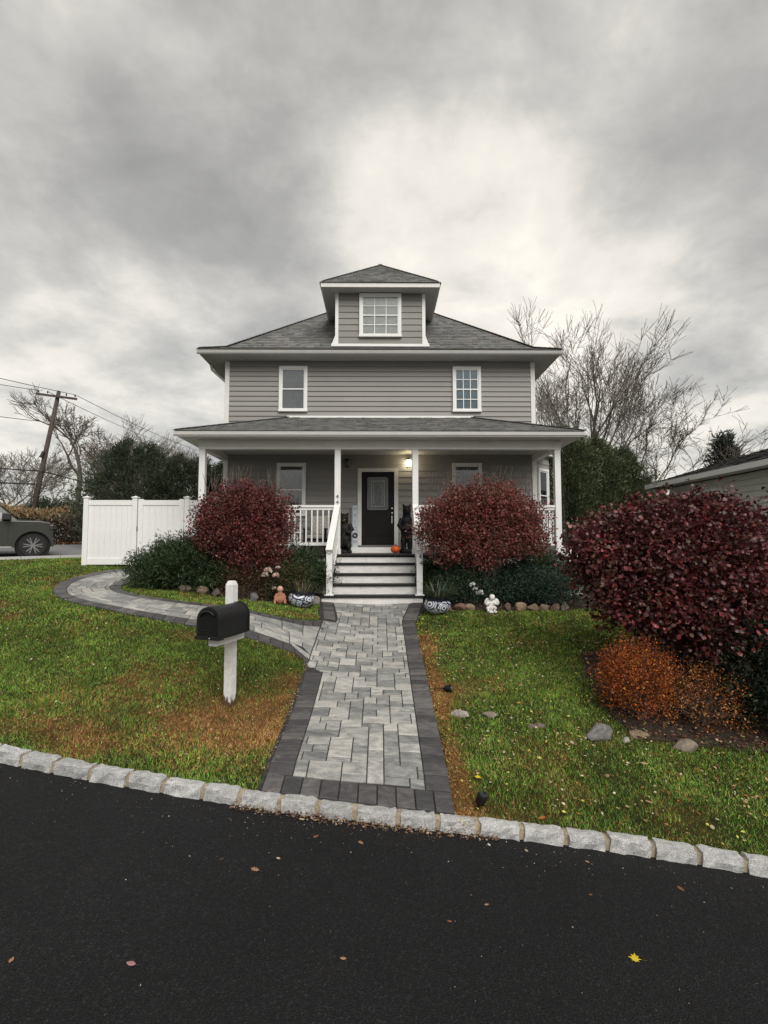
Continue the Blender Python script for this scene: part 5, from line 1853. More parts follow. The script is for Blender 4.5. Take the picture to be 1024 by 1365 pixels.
def planter(loc, label, tilt, wilted, seed):
    r = empty('planter', loc, label, 'planter', 'blue and white planters flanking the steps')
    r.rotation_euler = tilt
    prof = [(.13, 0), (.20, .03), (.25, .10), (.265, .17), (.245, .235), (.225, .26), (.235, .28), (.215, .28), (.205, .25)]
    MB().lathe(prof, n=36).obj('bowl', TALAVERA, r, smooth=True)
    MB().lathe([(.20, .235), (.10, .25), (.001, .252)], n=20).obj('soil', SOIL, r)
    MB().lathe([(.232, .265), (.243, .270), (.243, .288), (.225, .288)], n=36).obj('rim', plain('glaze_dark', (.01, .012, .03), .25), r)
    if wilted:
        b = grass_blades(r, (0, 0, .25), 46, .36, .15, [(.13, .10, .07), (.10, .11, .06), (.08, .10, .05), (.20, .17, .12)], seed, spread=1.3, wid=.016)
    else:
        b = grass_blades(r, (0, 0, .25), 110, .50, .16, [(.06, .085, .05), (.08, .10, .06), (.045, .07, .04), (.12, .14, .08)], seed, spread=1.5, wid=.024)
    b['kind'] = 'stuff'


planter((-1.62, 10.30, tz(-1.62, 10.30)), 'blue white bowl planter with wilted grass left of the steps', (R(4), R(6), 0.4), True, 3)
planter((1.13, 10.02, tz(1.13, 10.02)), 'blue white bowl planter with spiky green leaves right of the steps', (0, R(-3), 1.9), False, 4)


def flowers(loc, label, spots, cols, group=None):
    r = empty('rose', loc, label, 'flower', group)
    O = Vector(loc)
    s = MB()
    for (x, y, z, rad) in spots:
        s.tube([(0, .05, 0), (x * .6, y * .5, z * .6), (x, y, z)], [.006, .005, .004], 5)
    s.obj('stem', plain('green_stem', (.03, .05, .02), .7), r)
    for (x, y, z, rad) in spots:
        n = 22
        ds = rdir(n); ds[:, 1] -= .4; ds[:, 2] = np.abs(ds[:, 2]) * .8
        V, F = leafgeo(np.array([[x, y, z]] * n) + ds * rad * .15, ds, unit(rdir(n)), np.full(n, rad), np.full(n, rad * .9), .3, .65)
        npmesh('blossom', V, F, LEAF, r, np.repeat(pal(n, cols, jit=.1), 4, 0))


flowers((-2.35, 10.38, tz(-2.35, 10.38)), 'pale pink and white roses blooming left of the terracotta figurine', [(.05, -.02, .62, .085), (.0, -.04, .54, .075), (.22, -.03, .52, .075), (.25, .0, .68, .05), (.19, -.06, .27, .045)], [(.80, .74, .68), (.78, .55, .48), (.72, .62, .55)])
flowers((1.92, 10.25, tz(1.92, 10.25)), 'white roses on a stem left of the cherub statue', [(-.05, -.02, .48, .065), (.0, -.02, .40, .05), (.09, -.03, .31, .085)], [(.80, .80, .78), (.75, .76, .74)])


def cherub():
    r = empty('cherub_statue', (2.2, 9.98, tz(2.2, 9.98)), 'small white cherub garden statue on the lawn before the edging stones', 'statue'); r.rotation_euler = (0, 0, R(-15))
    b = MB()
    b.lathe([(.10, 0), (.11, .01), (.10, .035)], n=18)
    b.ell((0, .01, .10), (.085, .075, .07)); b.ell((0, .015, .18), (.062, .05, .085)); b.ell((0.01, -.01, .295), (.052, .055, .056))
    b.ell((.01, .01, .315), (.056, .052, .045))
    for sx in (-1, 1):
        b.tube([(sx * .05, 0, .08), (sx * .075, -.09, .10), (sx * .05, -.10, .03)], [.038, .032, .024], 10)
        b.tube([(sx * .055, .0, .225), (sx * .09, -.035, .17), (sx * .035, -.085, .20)], [.026, .022, .018], 10)
        b.ell((sx * .095, .05, .21), (.05, .015, .075), M=Matrix.Rotation(R(-20 * sx), 4, 'Y'))
    b.tube([(-.035, -.085, .2), (-.10, -.08, .16)], [.022, .03], 8)
    remeshed(b, 'figure', STATUE_WHITE, r, .008)


cherub()


def figurine():
    r = empty('garden_figurine', (-2.03, 10.28, tz(-2.03, 10.28)), 'terracotta seated garden figurine left of the wilted planter', 'statue'); r.rotation_euler = (0, 0, R(10))
    b = MB()
    b.ell((0, 0, .10), (.10, .085, .10)); b.ell((0, .0, .19), (.07, .06, .07))
    for sx in (-1, 1):
        b.tube([(sx * .06, 0, .07), (sx * .10, -.09, .09), (sx * .10, -.10, .02)], [.04, .032, .03], 10)
        b.tube([(sx * .065, .0, .21), (sx * .105, -.03, .14), (sx * .09, -.08, .11)], [.024, .022, .018], 10)
    remeshed(b, 'body', TERRA, r, .009)
    h = MB().ell((0, -.01, .305), (.062, .06, .068)); h.ell((0, -.065, .30), (.014, .014, .014))
    for sx in (-1, 1): h.ell((sx * .06, 0, .30), (.012, .012, .018))
    remeshed(h, 'head', TERRAP, r, .008)


figurine()


def rock(loc, size, label, base, seed, name='garden_stone', cat='stone', group=None, flat=.75, rot=0, sharp=0.25):
    rnd = random.Random(seed)
    bm = bmesh.new(); bmesh.ops.create_icosphere(bm, subdivisions=3, radius=1)
    planes = [(Vector((rnd.gauss(0, 1), rnd.gauss(0, 1), rnd.gauss(0, .8))).normalized(), rnd.uniform(.5, .85)) for _ in range(12)]
    for v in bm.verts:
        for n, d in planes:
            e = v.co.dot(n) - d
            if e > 0: v.co -= n * e
        v.co *= 1 + rnd.uniform(-.02, .02)
        v.co = Vector((v.co.x * size[0], v.co.y * size[1], v.co.z * size[2]))
    me = bpy.data.meshes.new(name); bm.to_mesh(me); bm.free()
    a = me.color_attributes.new('Col', 'FLOAT_COLOR', 'POINT')
    arr = np.ones((len(me.vertices), 4), np.float32)
    arr[:, :3] = np.array(base) * np.array([[rnd.uniform(.8, 1.2)] for _ in range(len(me.vertices))])
    a.data.foreach_set('color', arr.ravel())
    o = link(name, me, ROCKM, None, loc, smooth=False)
    me.polygons.foreach_set('use_smooth', [True] * len(me.polygons))
    o.rotation_euler = (rnd.uniform(-.15, .15), rnd.uniform(-.15, .15), rot)
    return tag(o, label, cat, group)


def on(x, y, dz=0): return (x, y, tz(x, y) + dz)


rock(on(.96, 6.14, .02), (.125, .07, .065), 'pale grey oblong stone in the lawn nearest the walkway', (.34, .31, .27), 1, rot=-.35)
rock(on(1.33, 6.16, .01), (.12, .06, .045), 'half buried grey brown stone right of the pale oblong stone', (.20, .17, .14), 2, rot=-.3)
rock(on(1.82, 5.98, -.01), (.13, .08, .05), 'mossy flat stone sunk in the lawn left of the pointed rock', (.15, .12, .10), 3, rot=.2)
rock(on(2.46, 5.82, .03), (.20, .13, .13), 'grey pointed rock at the left end of the big bush bed', (.16, .155, .15), 4, rot=.1)
rock(on(3.0, 5.92, .02), (.17, .08, .06), 'brown low stone between the pointed rock and the rounded stone', (.22, .16, .11), 5, rot=-.1)
rock(on(2.78, 5.8, .01), (.06, .05, .045), 'small pale stone touching the brown low stone', (.34, .31, .29), 6)
rock(on(3.42, 5.76, .03), (.19, .09, .08), 'rounded grey brown stone below the rusty shrub', (.20, .17, .13), 7, rot=-.15)
EDGE = [(1.35, 10.12, .10, 'brown edging stone touching the right planter'), (1.58, 10.15, .14, 'reddish edging stone second from the right planter'), (1.80, 10.15, .11, 'tan edging stone behind the white roses'),
        (2.55, 10.16, .10, 'dark edging stone just right of the cherub statue'), (2.82, 10.18, .16, 'longest tan edging stone right of the cherub'), (3.08, 10.22, .14, 'squat brown edging stone right of the longest one'), (3.34, 10.28, .13, 'round tan edging stone in the middle right of the row'), (3.58, 10.32, .12, 'dark brown edging stone second from the right end'), (3.80, 10.38, .11, 'small edging stone at the right end of the row')]
for i, (x, y, s, lb) in enumerate(EDGE):
    rock(on(x, y, .06), (s, .09, .115), lb, [(.20, .14, .095), (.17, .10, .075), (.24, .18, .12), (.12, .09, .07), (.26, .19, .13), (.20, .15, .10), (.22, .17, .12), (.13, .095, .07), (.17, .14, .11)][i], 20 + i, 'edging_stone', 'stone', 'edging stones along the right bed')
for i, (x, y, s, lb) in enumerate([(-3.95, 10.28, .15, 'brown stone under the left juniper edge'), (-3.62, 10.26, .16, 'tan stone right of the brown one under the left juniper'), (-3.3, 10.24, .12, 'dark stone below the left smoke bush'), (-2.55, 10.24, .13, 'grey stone left of the pink roses'), (-1.38, 10.75, .14, 'grey block stone between the left planter and the steps')]):
    rock(on(x, y, .06), (s, .10, .12), lb, [(.13, .10, .08), (.19, .14, .10), (.10, .085, .075), (.12, .115, .11), (.20, .185, .17)][i], 40 + i, 'edging_stone', 'stone', 'edging stones along the left bed')


def garden_light(loc, rot, label, fallen):
    r = empty('garden_light', loc, label, 'garden light'); r.rotation_euler = rot
    MB().lathe([(.030, 0), (.042, .01), (.045, .09), (.040, .10)], n=18).obj('housing', BLACK, r)
    MB().lathe([(.001, .101), (.036, .102), (.036, .108), (.001, .112)], n=18).obj('lens', METAL if fallen else DGLASS, r)
    MB().lathe([(.014, -.03), (.012, -.005), (.03, 0)], n=10).obj('neck', BLACK, r)
    MB().box(-.012, .012, -.004, .004, -.24, -.03).obj('stake', BLACK, r)


garden_light(on(.86, 6.76, .05), (R(84), R(5), R(60)), 'black and silver garden spotlight knocked over beside the walkway', True)
garden_light(on(.89, 4.64, .08), (R(25), R(8), R(20)), 'black garden spotlight upright in the lawn by the kerb', False)

# ------------------------------------------------------------------ lawn grass


def build_grass():
    global rng
    rng = np.random.default_rng(77)
    def sample(x0, x1, y0, y1, dens):
        n = int((x1 - x0) * (y1 - y0) * dens)
        return rng.uniform(x0, x1, n), rng.uniform(y0, y1, n)
    xs = []; ys = []
    for (a, b, c, d, k) in ((-6.2, -.9, 4.3, 8, 7500), (-10, -1.0, 8, 10.8, 3600), (-13.5, -5, 10.8, 16.8, 1500), (-12, -6.2, 5.6, 8, 900), (.6, 5.5, 3.9, 7.6, 7500), (.6, 6, 7.6, 10.6, 4000), (6, 9, 3, 14, 500)):
        x, y = sample(a, b, c, d, k); xs.append(x); ys.append(y)
    x = np.concatenate(xs); y = np.concatenate(ys)
    ok = (y > curb_y(x) + .12) & ~inpoly(x, y, POLY_PATH) & ~inpoly(x, y, POLY_WALK) & ~((x > WX0 - BW - .03) & (x < WX1 + BW) & (y < 6)) & ~inpoly(x, y, BED_L) & ~inpoly(x, y, BED_R) & (street_off(x, y) < -.18)
    jx = x + rng.normal(0, .10, len(x)); jy = y + rng.normal(0, .10, len(x)); ok &= ~(inpoly(jx, jy, BED_BIG) & (rng.random(len(x)) < .97))
    ok &= ~((np.abs(x) < 4.6) & (y > 12))
    ok &= ~((x > WX0 - BW) & (x < WX0 + .1) & (y > 7) & (y < 9.6))
    # patchy density
    pn = vnoise(x * 2.2, y * 2.2, 21) * .6 + vnoise(x * 6, y * 6, 22) * .4
    ok &= rng.random(len(x)) < np.clip(.45 + pn * .9, .25, 1)
    x = x[ok]; y = y[ok]; n = len(x)
    z = terrain(x, y)
    b = brown_mask(x, y)
    isb = rng.random(n) < np.clip(b * .9 + .15, 0, .93)
    g = pal(n, [(.080, .104, .022), (.058, .084, .018), (.100, .115, .026), (.125, .115, .036), (.038, .058, .014)], [.3, .28, .16, .10, .16], .25)
    br = pal(n, [(.30, .155, .055), (.23, .115, .04), (.38, .22, .095), (.17, .085, .03)], [.35, .3, .2, .15], .2)
    tone = (.55 + .55 * vnoise(x * 1.7 + 9, y * 1.7, 31) + .4 * vnoise(x * 5, y * 5, 33))[:, None] * (.72 + .56 * vnoise(x * 13, y * 13, 35))[:, None] * np.where(rng.random(n) < .1, 1.7, 1)[:, None]
    col = np.clip(np.where(isb[:, None], br * 1.35, g * [2.1, 2.7, 2.0]) * tone, 0, .7)
    h = rng.uniform(.022, .055, n) * (.75 + .55 * vnoise(x * 2.7, y * 2.7, 41)) * np.where(isb, .8, 1)
    # taller tufts here and there
    tuft = vnoise(x * 4.5, y * 4.5, 55) > .80
    h = np.where(tuft, h * 1.5, h)
    a = rng.uniform(0, 2 * np.pi, n); lean = rng.uniform(.25, 1.5, n) * np.where(isb, 1.35, 1)
    D = np.stack([np.cos(a) * lean, np.sin(a) * lean, np.ones(n)], 1); D = unit(D)
    wv = np.where(y > 8, .0085, .0045)
    Sd = np.stack([-np.sin(a), np.cos(a), np.zeros(n)], 1) * wv[:, None]
    P = np.stack([x, y, z - .004], 1)
    L = h[:, None] * np.sqrt(1 + lean[:, None] ** 2) * .75
    V = np.stack([P - Sd, P + Sd, P + D * L], 1).reshape(-1, 3)
    F = np.arange(3 * n).reshape(-1, 3)
    o = npmesh('grass', V, F, GRASS, None, np.repeat(col, 3, 0))
    tag(o, 'short patchy lawn grass, green with dry brown areas', 'grass', kind='stuff')


build_grass()

# fallen leaves ----------------------------------------------------


def leaf_outline(kind, s):
    if kind == 'maple':
        a = [(0, -.55), (.12, -.1), (.45, -.25), (.38, 0), (.72, .22), (.42, .3), (.45, .62), (.2, .48), (0, .95)]
    elif kind == 'oak':
        a = [(0, -.6), (.10, -.4), (.3, -.3), (.16, -.1), (.42, .05), (.2, .22), (.4, .45), (.18, .55), (0, .8)]
    else:
        a = [(0, -.6), (.22, -.35), (.33, 0), (.25, .35), (0, .7)]
    pts = a + [(-x, y) for x, y in a[-2:0:-1]]
    return [(x * s, y * s) for x, y in pts]


def fallen_leaf(loc, s, kind, c, label, rot, curl=.25, group='fallen leaves on the driveway', under='driveway'):
    pts = leaf_outline(kind, s)
    n = len(pts); m = MB()
    vs = [(x, y, curl * (x * x) / s + .02 * s + curl * .4 * (y * y) / s) for x, y in pts] + [(0, 0, .004)]
    col = c
    m._add(vs, [(i, (i + 1) % n, n) for i in range(n)], col)
    m._add([(0, -.55 * s, .01 * s), (.015 * s, -.55 * s, .01 * s), (.04 * s, -1.1 * s, .05 * s), (.02 * s, -1.1 * s, .05 * s)], [(0, 1, 2, 3)], tuple(x * .6 for x in c))
    o = m.obj('fallen_leaf', LEAF, None, fixn=False)
    o.location = loc; o.rotation_euler = (random.uniform(-.1, .1), random.uniform(-.1, .1), rot)
    return tag(o, label, 'leaf', group)


YEL = (.75, .58, .03); TAN = (.38, .22, .13); PINK = (.42, .22, .21); BRN = (.26, .11, .06); CRM = (.58, .46, .33)
for a in [((1.58, 3.24), .052, 'maple', YEL, 'bright yellow maple leaf on the dark driveway', 1.2), ((-1.34, 2.86), .044, 'oval', PINK, 'pale pink oval leaf on the driveway at lower left', 1.4), ((-.88, 3.71), .050, 'oak', TAN, 'tan lobed oak leaf on the driveway left of centre', 1.2),
          ((-1.95, 2.81), .034, 'oval', TAN, 'small tan leaf at the driveway\'s far left edge', .2), ((-.21, 3.03), .030, 'oval', TAN, 'narrow tan leaf low in the middle of the driveway', 1.5), ((-.51, 4.18), .036, 'oak', BRN, 'brown oak leaf below the kerb left of the walkway centre', 2.1),
          ((-.15, 4.15), .040, 'oak', TAN, 'orange tan leaf curled below the middle of the walkway kerb', .8), ((-.75, 3.86), .030, 'oval', CRM, 'curled cream leaf above the tan oak leaf', 1.0), ((-.66, 4.40), .042, 'oval', CRM, 'cream leaf lying against the kerb under the walkway', 1.3),
          ((.45, 3.40), .026, 'oval', BRN, 'brown sliver of leaf right of the driveway centre', 1.5), ((1.2, 4.27), .030, 'oval', CRM, 'tiny cream leaf below the kerb right of the walkway', .4), ((.9, 4.30), .030, 'oval', (.7, .66, .58), 'whitish leaf fragment just under the first kerb block right of the walkway', .3),
          ((2.29, 3.97), .040, 'oak', BRN, 'dark brown leaf on the driveway near the right edge', .6), ((1.67, 4.2), .030, 'oval', TAN, 'tan leaf beside the kerb toward the right', 1.0), ((1.53, 3.8), .026, 'oval', BRN, 'small brown leaf above and right of the yellow maple leaf', 2.0), ((.73, 3.59), .026, 'oval', TAN, 'tan leaf in the middle right of the driveway', 1.7)]:
    (x, y), s, kd, c, lb, rt = a
    fallen_leaf((x, y, float(road_z(x)) + .004), s, kd, c, lb, rt)
for i, (x, y, s, kd, c, lb) in enumerate([(2.1, 5.62, .06, 'oval', CRM, 'cream leaf in the grass left of the pointed rock'), (2.75, 5.35, .06, 'oval', (.6, .42, .25), 'pale orange leaf on the grass below the brown stone'), (2.25, 5.1, .06, 'oval', TAN, 'tan leaf on the lawn below the pointed rock'),
                                     (2.5, 4.8, .06, 'oval', (.5, .3, .18), 'orange tan leaf lower on the right lawn'), (1.42, 4.57, .06, 'oak', (.45, .16, .05), 'rust orange leaf behind the kerb right of the walkway'), (3.4, 5.2, .06, 'oval', BRN, 'brown leaf near the rounded stone on the lawn'),
                                     (.95, 4.95, .055, 'maple', YEL, 'yellow maple leaf beside the upright garden spotlight'), (2.95, 4.6, .055, 'oval', CRM, 'cream leaf on the right lawn near the kerb'), (1.72, 6.4, .06, 'maple', (.5, .27, .08), 'amber leaf on the lawn above the stones'),
                                     (1.2, 7.4, .06, 'oval', CRM, 'cream leaf on the lawn upper right of the spotlight'), (-3.4, 5.4, .06, 'oval', (.4, .22, .1), 'tan leaf on the left lawn near the kerb'), (-1.25, 9.75, .07, 'oval', CRM, 'cream leaf on the grass strip by the left planter')]):
    fallen_leaf(on(x, y, .045), s, kd, c, lb, i * 1.3, .4, 'fallen leaves on the lawn')


def litter():
    global rng
    rng = np.random.default_rng(5)
    def emit(x, y, lift, size, cols, w=None):
        n = len(x)
        P = np.stack([x, y, terrain(x, y) + lift], 1)
        D = rdir(n); D[:, 2] *= .35
        N = unit(np.stack([rng.normal(0, .35, n), rng.normal(0, .35, n), np.ones(n)], 1))
        L = size * rng.uniform(.5, 1.3, n)
        V, F = leafgeo(P, D, N, L, L * .62, .15)
        return V, F, np.repeat(pal(n, cols, w), 4, 0)
    parts = []
    LC = [(.50, .42, .20), (.52, .44, .30), (.34, .19, .09), (.55, .48, .10), (.22, .10, .05), (.40, .13, .04)]
    n = 6500; x = rng.uniform(-9, 5.5, n); y = rng.uniform(3.2, 11, n)
    ok = (y > curb_y(x) + .16) & ~inpoly(x, y, POLY_WALK) & ~inpoly(x, y, POLY_PATH) & ~inpoly(x, y, BED_L) & ~inpoly(x, y, BED_R)
    ok &= (x > 0) | (rng.random(n) < .4)
    parts.append(emit(x[ok], y[ok], .034, .030, LC))
    n = 1500; x = rng.uniform(.8, 5.5, n); y = rng.uniform(4.2, 10, n); ok = (y > curb_y(x) + .2) & ~inpoly(x, y, BED_R) & ~inpoly(x, y, POLY_WALK); parts.append(emit(x[ok], y[ok], .052, .036, [(.58, .50, .30), (.60, .54, .40), (.45, .28, .14), (.62, .55, .12), (.36, .18, .08)]))
    n = 500; x = rng.uniform(-7, -1.3, n); y = rng.uniform(5, 10, n); ok = (y > curb_y(x) + .2) & ~inpoly(x, y, POLY_PATH) & ~inpoly(x, y, BED_L); parts.append(emit(x[ok], y[ok], .05, .030, [(.58, .50, .30), (.60, .54, .40), (.45, .28, .14), (.62, .55, .12)]))
    # denser along the right-hand edge of the walkway and in the big bed
    n = 700; x = WX1 + BW + np.abs(rng.normal(0, .12, n)); y = rng.uniform(4.3, 9.6, n); parts.append(emit(x, y, .025, .026, [(.40, .2, .06), (.5, .4, .1), (.3, .14, .05)]))
    n = 260; x = WX0 - BW - np.abs(rng.normal(0, .05, n)); y = rng.uniform(4.9, 7.6, n); parts.append(emit(x, y, .025, .024, [(.5, .42, .28), (.3, .16, .07)]))
    n = 9000; x = rng.uniform(2.1, 7, n); y = rng.uniform(4.6, 8, n); ok = inpoly(x, y, BED_BIG); parts.append(emit(x[ok], y[ok], .04, .045, [(.10, .04, .025), (.16, .065, .035), (.25, .12, .07), (.06, .03, .02)]))
    n = 2600; x = rng.uniform(-5, 5, n); y = rng.uniform(9.9, 11.5, n); ok = (inpoly(x, y, BED_L) | inpoly(x, y, BED_R)); parts.append(emit(x[ok], y[ok], .04, .05, [(.10, .05, .03), (.16, .08, .04)]))
    # swept against the kerb, on the driveway
    n = 900; x = rng.uniform(-1.3, 1.0, n); off = np.abs(rng.normal(0, .035, n)); y = curb_y(x) - off
    P = emit(x, y, 0, .024, [(.17, .09, .05), (.28, .17, .10), (.10, .06, .04), (.42, .33, .24)])
    P[0][:, 2] -= np.repeat(terrain(x, y) - road_z(x), 4); P[0][:, 2] += .008 + np.repeat(np.maximum(0, .03 - off) * rng.random(n), 4)
    parts.append(P)
    n = 260; x = rng.uniform(-3.5, 3.5, n); y = curb_y(x) - np.abs(rng.normal(0, .3, n)) - .02
    P = emit(x, y, 0, .012, [(.4, .34, .26), (.25, .15, .1), (.5, .46, .4)])
    P[0][:, 2] -= np.repeat(terrain(x, y) - road_z(x), 4); P[0][:, 2] += .006; parts.append(P)
    n = 90; x = rng.uniform(-3, 3, n); y = rng.uniform(2, 4.2, n)
    P = emit(x, y, 0, .009, [(.45, .42, .36), (.3, .2, .12)]); P[0][:, 2] -= np.repeat(terrain(x, y) - road_z(x), 4); P[0][:, 2] += .005; parts.append(P)
    # in the street gutter across the way
    n = 1500; t = rng.uniform(-8, 22, n); wv = 6.8 + np.abs(rng.normal(0, .35, n)); x = ST_A[0] + ST_D[0] * t + ST_N[0] * wv; y = ST_A[1] + ST_D[1] * t + ST_N[1] * wv
    parts.append(emit(x, y, .08, .14, [(.30, .13, .06), (.22, .09, .04), (.36, .18, .09)]))
    o = 0; VV = []; FF = []; CC = []
    for V, F, c in parts:
        VV.append(V); FF.append(F + o); CC.append(c); o += len(V)
    tag(npmesh('leaf_litter', np.concatenate(VV), np.concatenate(FF), LEAF, None, np.concatenate(CC)), 'scattered small fallen leaves over lawn, beds and kerb', 'leaves', kind='stuff')


litter()

# ------------------------------------------------------------------ trees


def bare_tree(name, label, loc, H, stems, seed, mm=BARK, spread=.5, depth=7, r0=.16, up=.25, ratio=.78, group='bare trees around the house', twig=.011, cat='tree', nb=(2, 3), leafy=None, firstlen=.26, drop=None, wander=.17):
    rnd = random.Random(seed)
    r = empty(name, loc, label, cat, group)
    trunk = MB(); crown = MB(); tips = []
    def grow(p, d, L, rad, lev):
        n = 4 if lev < 4 else 3
        pts = [p]; q = p; dd = d
        for i in range(n):
            dd = (dd + Vector((rnd.gauss(0, wander), rnd.gauss(0, wander), rnd.gauss(0, wander * .6) + .03)) * (.5 if lev == 0 else 1)).normalized()
            q = q + dd * (L / n); pts.append(q)
        r1 = max(twig, rad * .72)
        rr = [rad + (r1 - rad) * i / n for i in range(n + 1)]
        (trunk if lev == 0 else crown).tube(pts, rr, 8 if lev == 0 else (6 if lev < 3 else (4 if lev < 5 else 3)), cap=False)
        if lev >= depth:
            tips.append(q); return
        k = rnd.randint(*nb) + (1 if lev in (1, 2) and rnd.random() < .3 else 0)
        for i in range(k):
            a = rnd.uniform(0, 6.283); s = spread * rnd.uniform(.55, 1.25)
            if i == 0: s *= .45
            ax = Vector((math.cos(a), math.sin(a), 0)); ax = (ax - dd * ax.dot(dd)).normalized()
            nd = (dd * math.cos(s) + ax * math.sin(s) + Vector((0, 0, up * .35))).normalized()
            grow(q, nd, L * (drop if (drop and lev == 0) else ratio) * rnd.uniform(.8, 1.15), max(twig, r1 * (0.86 if i == 0 else .66)), lev + 1)
        # side twigs
        if lev >= 2:
            for i in range(1 + (lev >= 4)):
                t = rnd.randint(1, len(pts) - 1); a = rnd.uniform(0, 6.283)
                ax = Vector((math.cos(a), math.sin(a), rnd.uniform(-.1, .6))).normalized()
                grow(pts[t], (dd * .5 + ax).normalized(), L * .55, max(twig, r1 * .4), max(lev + 2, depth - 1))
    for (dx, dy, lean_x, lean_y, k) in stems:
        grow(Vector((dx, dy, -.2)), Vector((lean_x, lean_y, 1)).normalized(), H * firstlen * k, r0 * k, 0)
    trunk.obj('trunk', mm, r, smooth=True, fixn=False)
    c = crown.obj('branches', mm, r, fixn=False); c['kind'] = 'stuff'
    if leafy:
        n = len(tips) * 2
        T = np.array([tuple(t) for t in tips]); P = np.repeat(T, 2, 0) + rng.normal(0, .25, (n, 3))
        V, F = leafgeo(P, rdir(n), unit(rdir(n)), rng.uniform(.10, .2, n), rng.uniform(.07, .13, n))
        o = npmesh('dry_leaves', V, F, LEAF, r, np.repeat(pal(n, leafy), 4, 0)); o['kind'] = 'stuff'
    return r


GZ = 1.9
bare_tree('bare_tree', 'tall many stemmed bare tree right of the house behind the evergreens', (12.3, 30, GZ), 14.0, [(0, 0, -.03, .0, 1.15), (.25, .2, .15, .0, 1.1), (-.3, .1, -.25, .1, 1.0), (-.1, -.2, -.16, -.1, 1.0)], 151, BARK, .42, 6, .17, .20, .78, twig=.0095, firstlen=.235, nb=(2, 3), wander=.11)
bare_tree('bare_tree', 'leaning bare tree close behind the right corner of the house eaves', (10.7, 27, GZ), 12.0, [(0, 0, -.22, 0, 1), (-.3, 0, -.05, .05, .9)], 105, BARKL, .42, 7, .13, .20, .79, twig=.010, firstlen=.21, nb=(2, 2))
bare_tree('bare_tree', 'smaller wide spreading bare tree above the neighbour\'s roof', (12.9, 26, GZ), 9.8, [(0, 0, .12, 0, 1.1), (.2, .1, .38, 0, 1), (.1, 0, .8, 0, 1.05), (-.1, 0, -.12, 0, .8)], 123, BARK, .52, 6, .085, .08, .80, twig=.0085, firstlen=.215, nb=(2, 3))
bare_tree('bare_tree', 'tall bare tree with bushy top just right of the utility pole', (-17.0, 28, GZ), 9.8, [(0, 0, .07, 0, 1), (.5, 0, .16, 0, .8)], 131, BARK, .50, 6, .17, .22, .76, twig=.011, firstlen=.46, drop=.30, nb=(2, 3))
bare_tree('bare_tree', 'wide tangled bare tree at the left edge behind the parked car', (-24.5, 31, GZ), 8.4, [(0, 0, -.05, 0, 1), (.4, 0, .3, 0, .9), (-.5, 0, -.35, 0, .9)], 106, BARKL, .58, 6, .16, .12, .78, twig=.011, firstlen=.24)
bare_tree('bare_tree', 'slender bare tree between the bushy topped tree and the dark hedge', (-16.3, 32, GZ), 8.6, [(0, 0, .08, 0, 1), (.3, 0, .22, 0, .8)], 107, BARKL, .46, 6, .10, .22, .78, twig=.011, firstlen=.24)
bare_tree('bare_tree', 'rust tinged oak with a few dry leaves behind the utility pole', (-20.6, 35, GZ), 8.0, [(0, 0, 0, 0, 1), (.5, 0, .25, 0, .9)], 108, BARKL, .58, 6, .16, .15, .78, twig=.012, firstlen=.25, leafy=[(.24, .14, .09), (.30, .19, .12)])
bare_tree('bare_tree', 'pale twiggy bare tree rising just left of the big rounded evergreen', (-14.0, 33, GZ), 8.6, [(0, 0, .0, 0, 1), (.3, 0, .25, 0, .9), (-.3, 0, -.25, 0, .9)], 141, BARKL, .52, 6, .10, .15, .79, twig=.010, firstlen=.24)
bare_tree('bare_tree', 'broad grey bare tree far behind the bushy topped one', (-19.6, 38, GZ), 11.0, [(0, 0, .0, 0, 1), (.4, 0, .28, 0, .9), (-.4, 0, -.3, 0, .9)], 142, BARKL, .52, 6, .13, .12, .79, twig=.012, firstlen=.24)
bare_tree('bare_tree', 'grey bare tree far back between the car and the pole', (-27.5, 40, GZ), 10.5, [(0, 0, .0, 0, 1), (.4, 0, .3, 0, .9)], 143, BARKL, .54, 6, .13, .12, .79, twig=.012, firstlen=.24)
bare_tree('bare_tree', 'low twiggy bare tree left of the utility pole by the wires', (-21.2, 30, GZ), 6.6, [(0, 0, .1, 0, 1), (.3, 0, -.3, 0, .9)], 109, BARKL, .60, 6, .11, .12, .78, twig=.010, firstlen=.25)


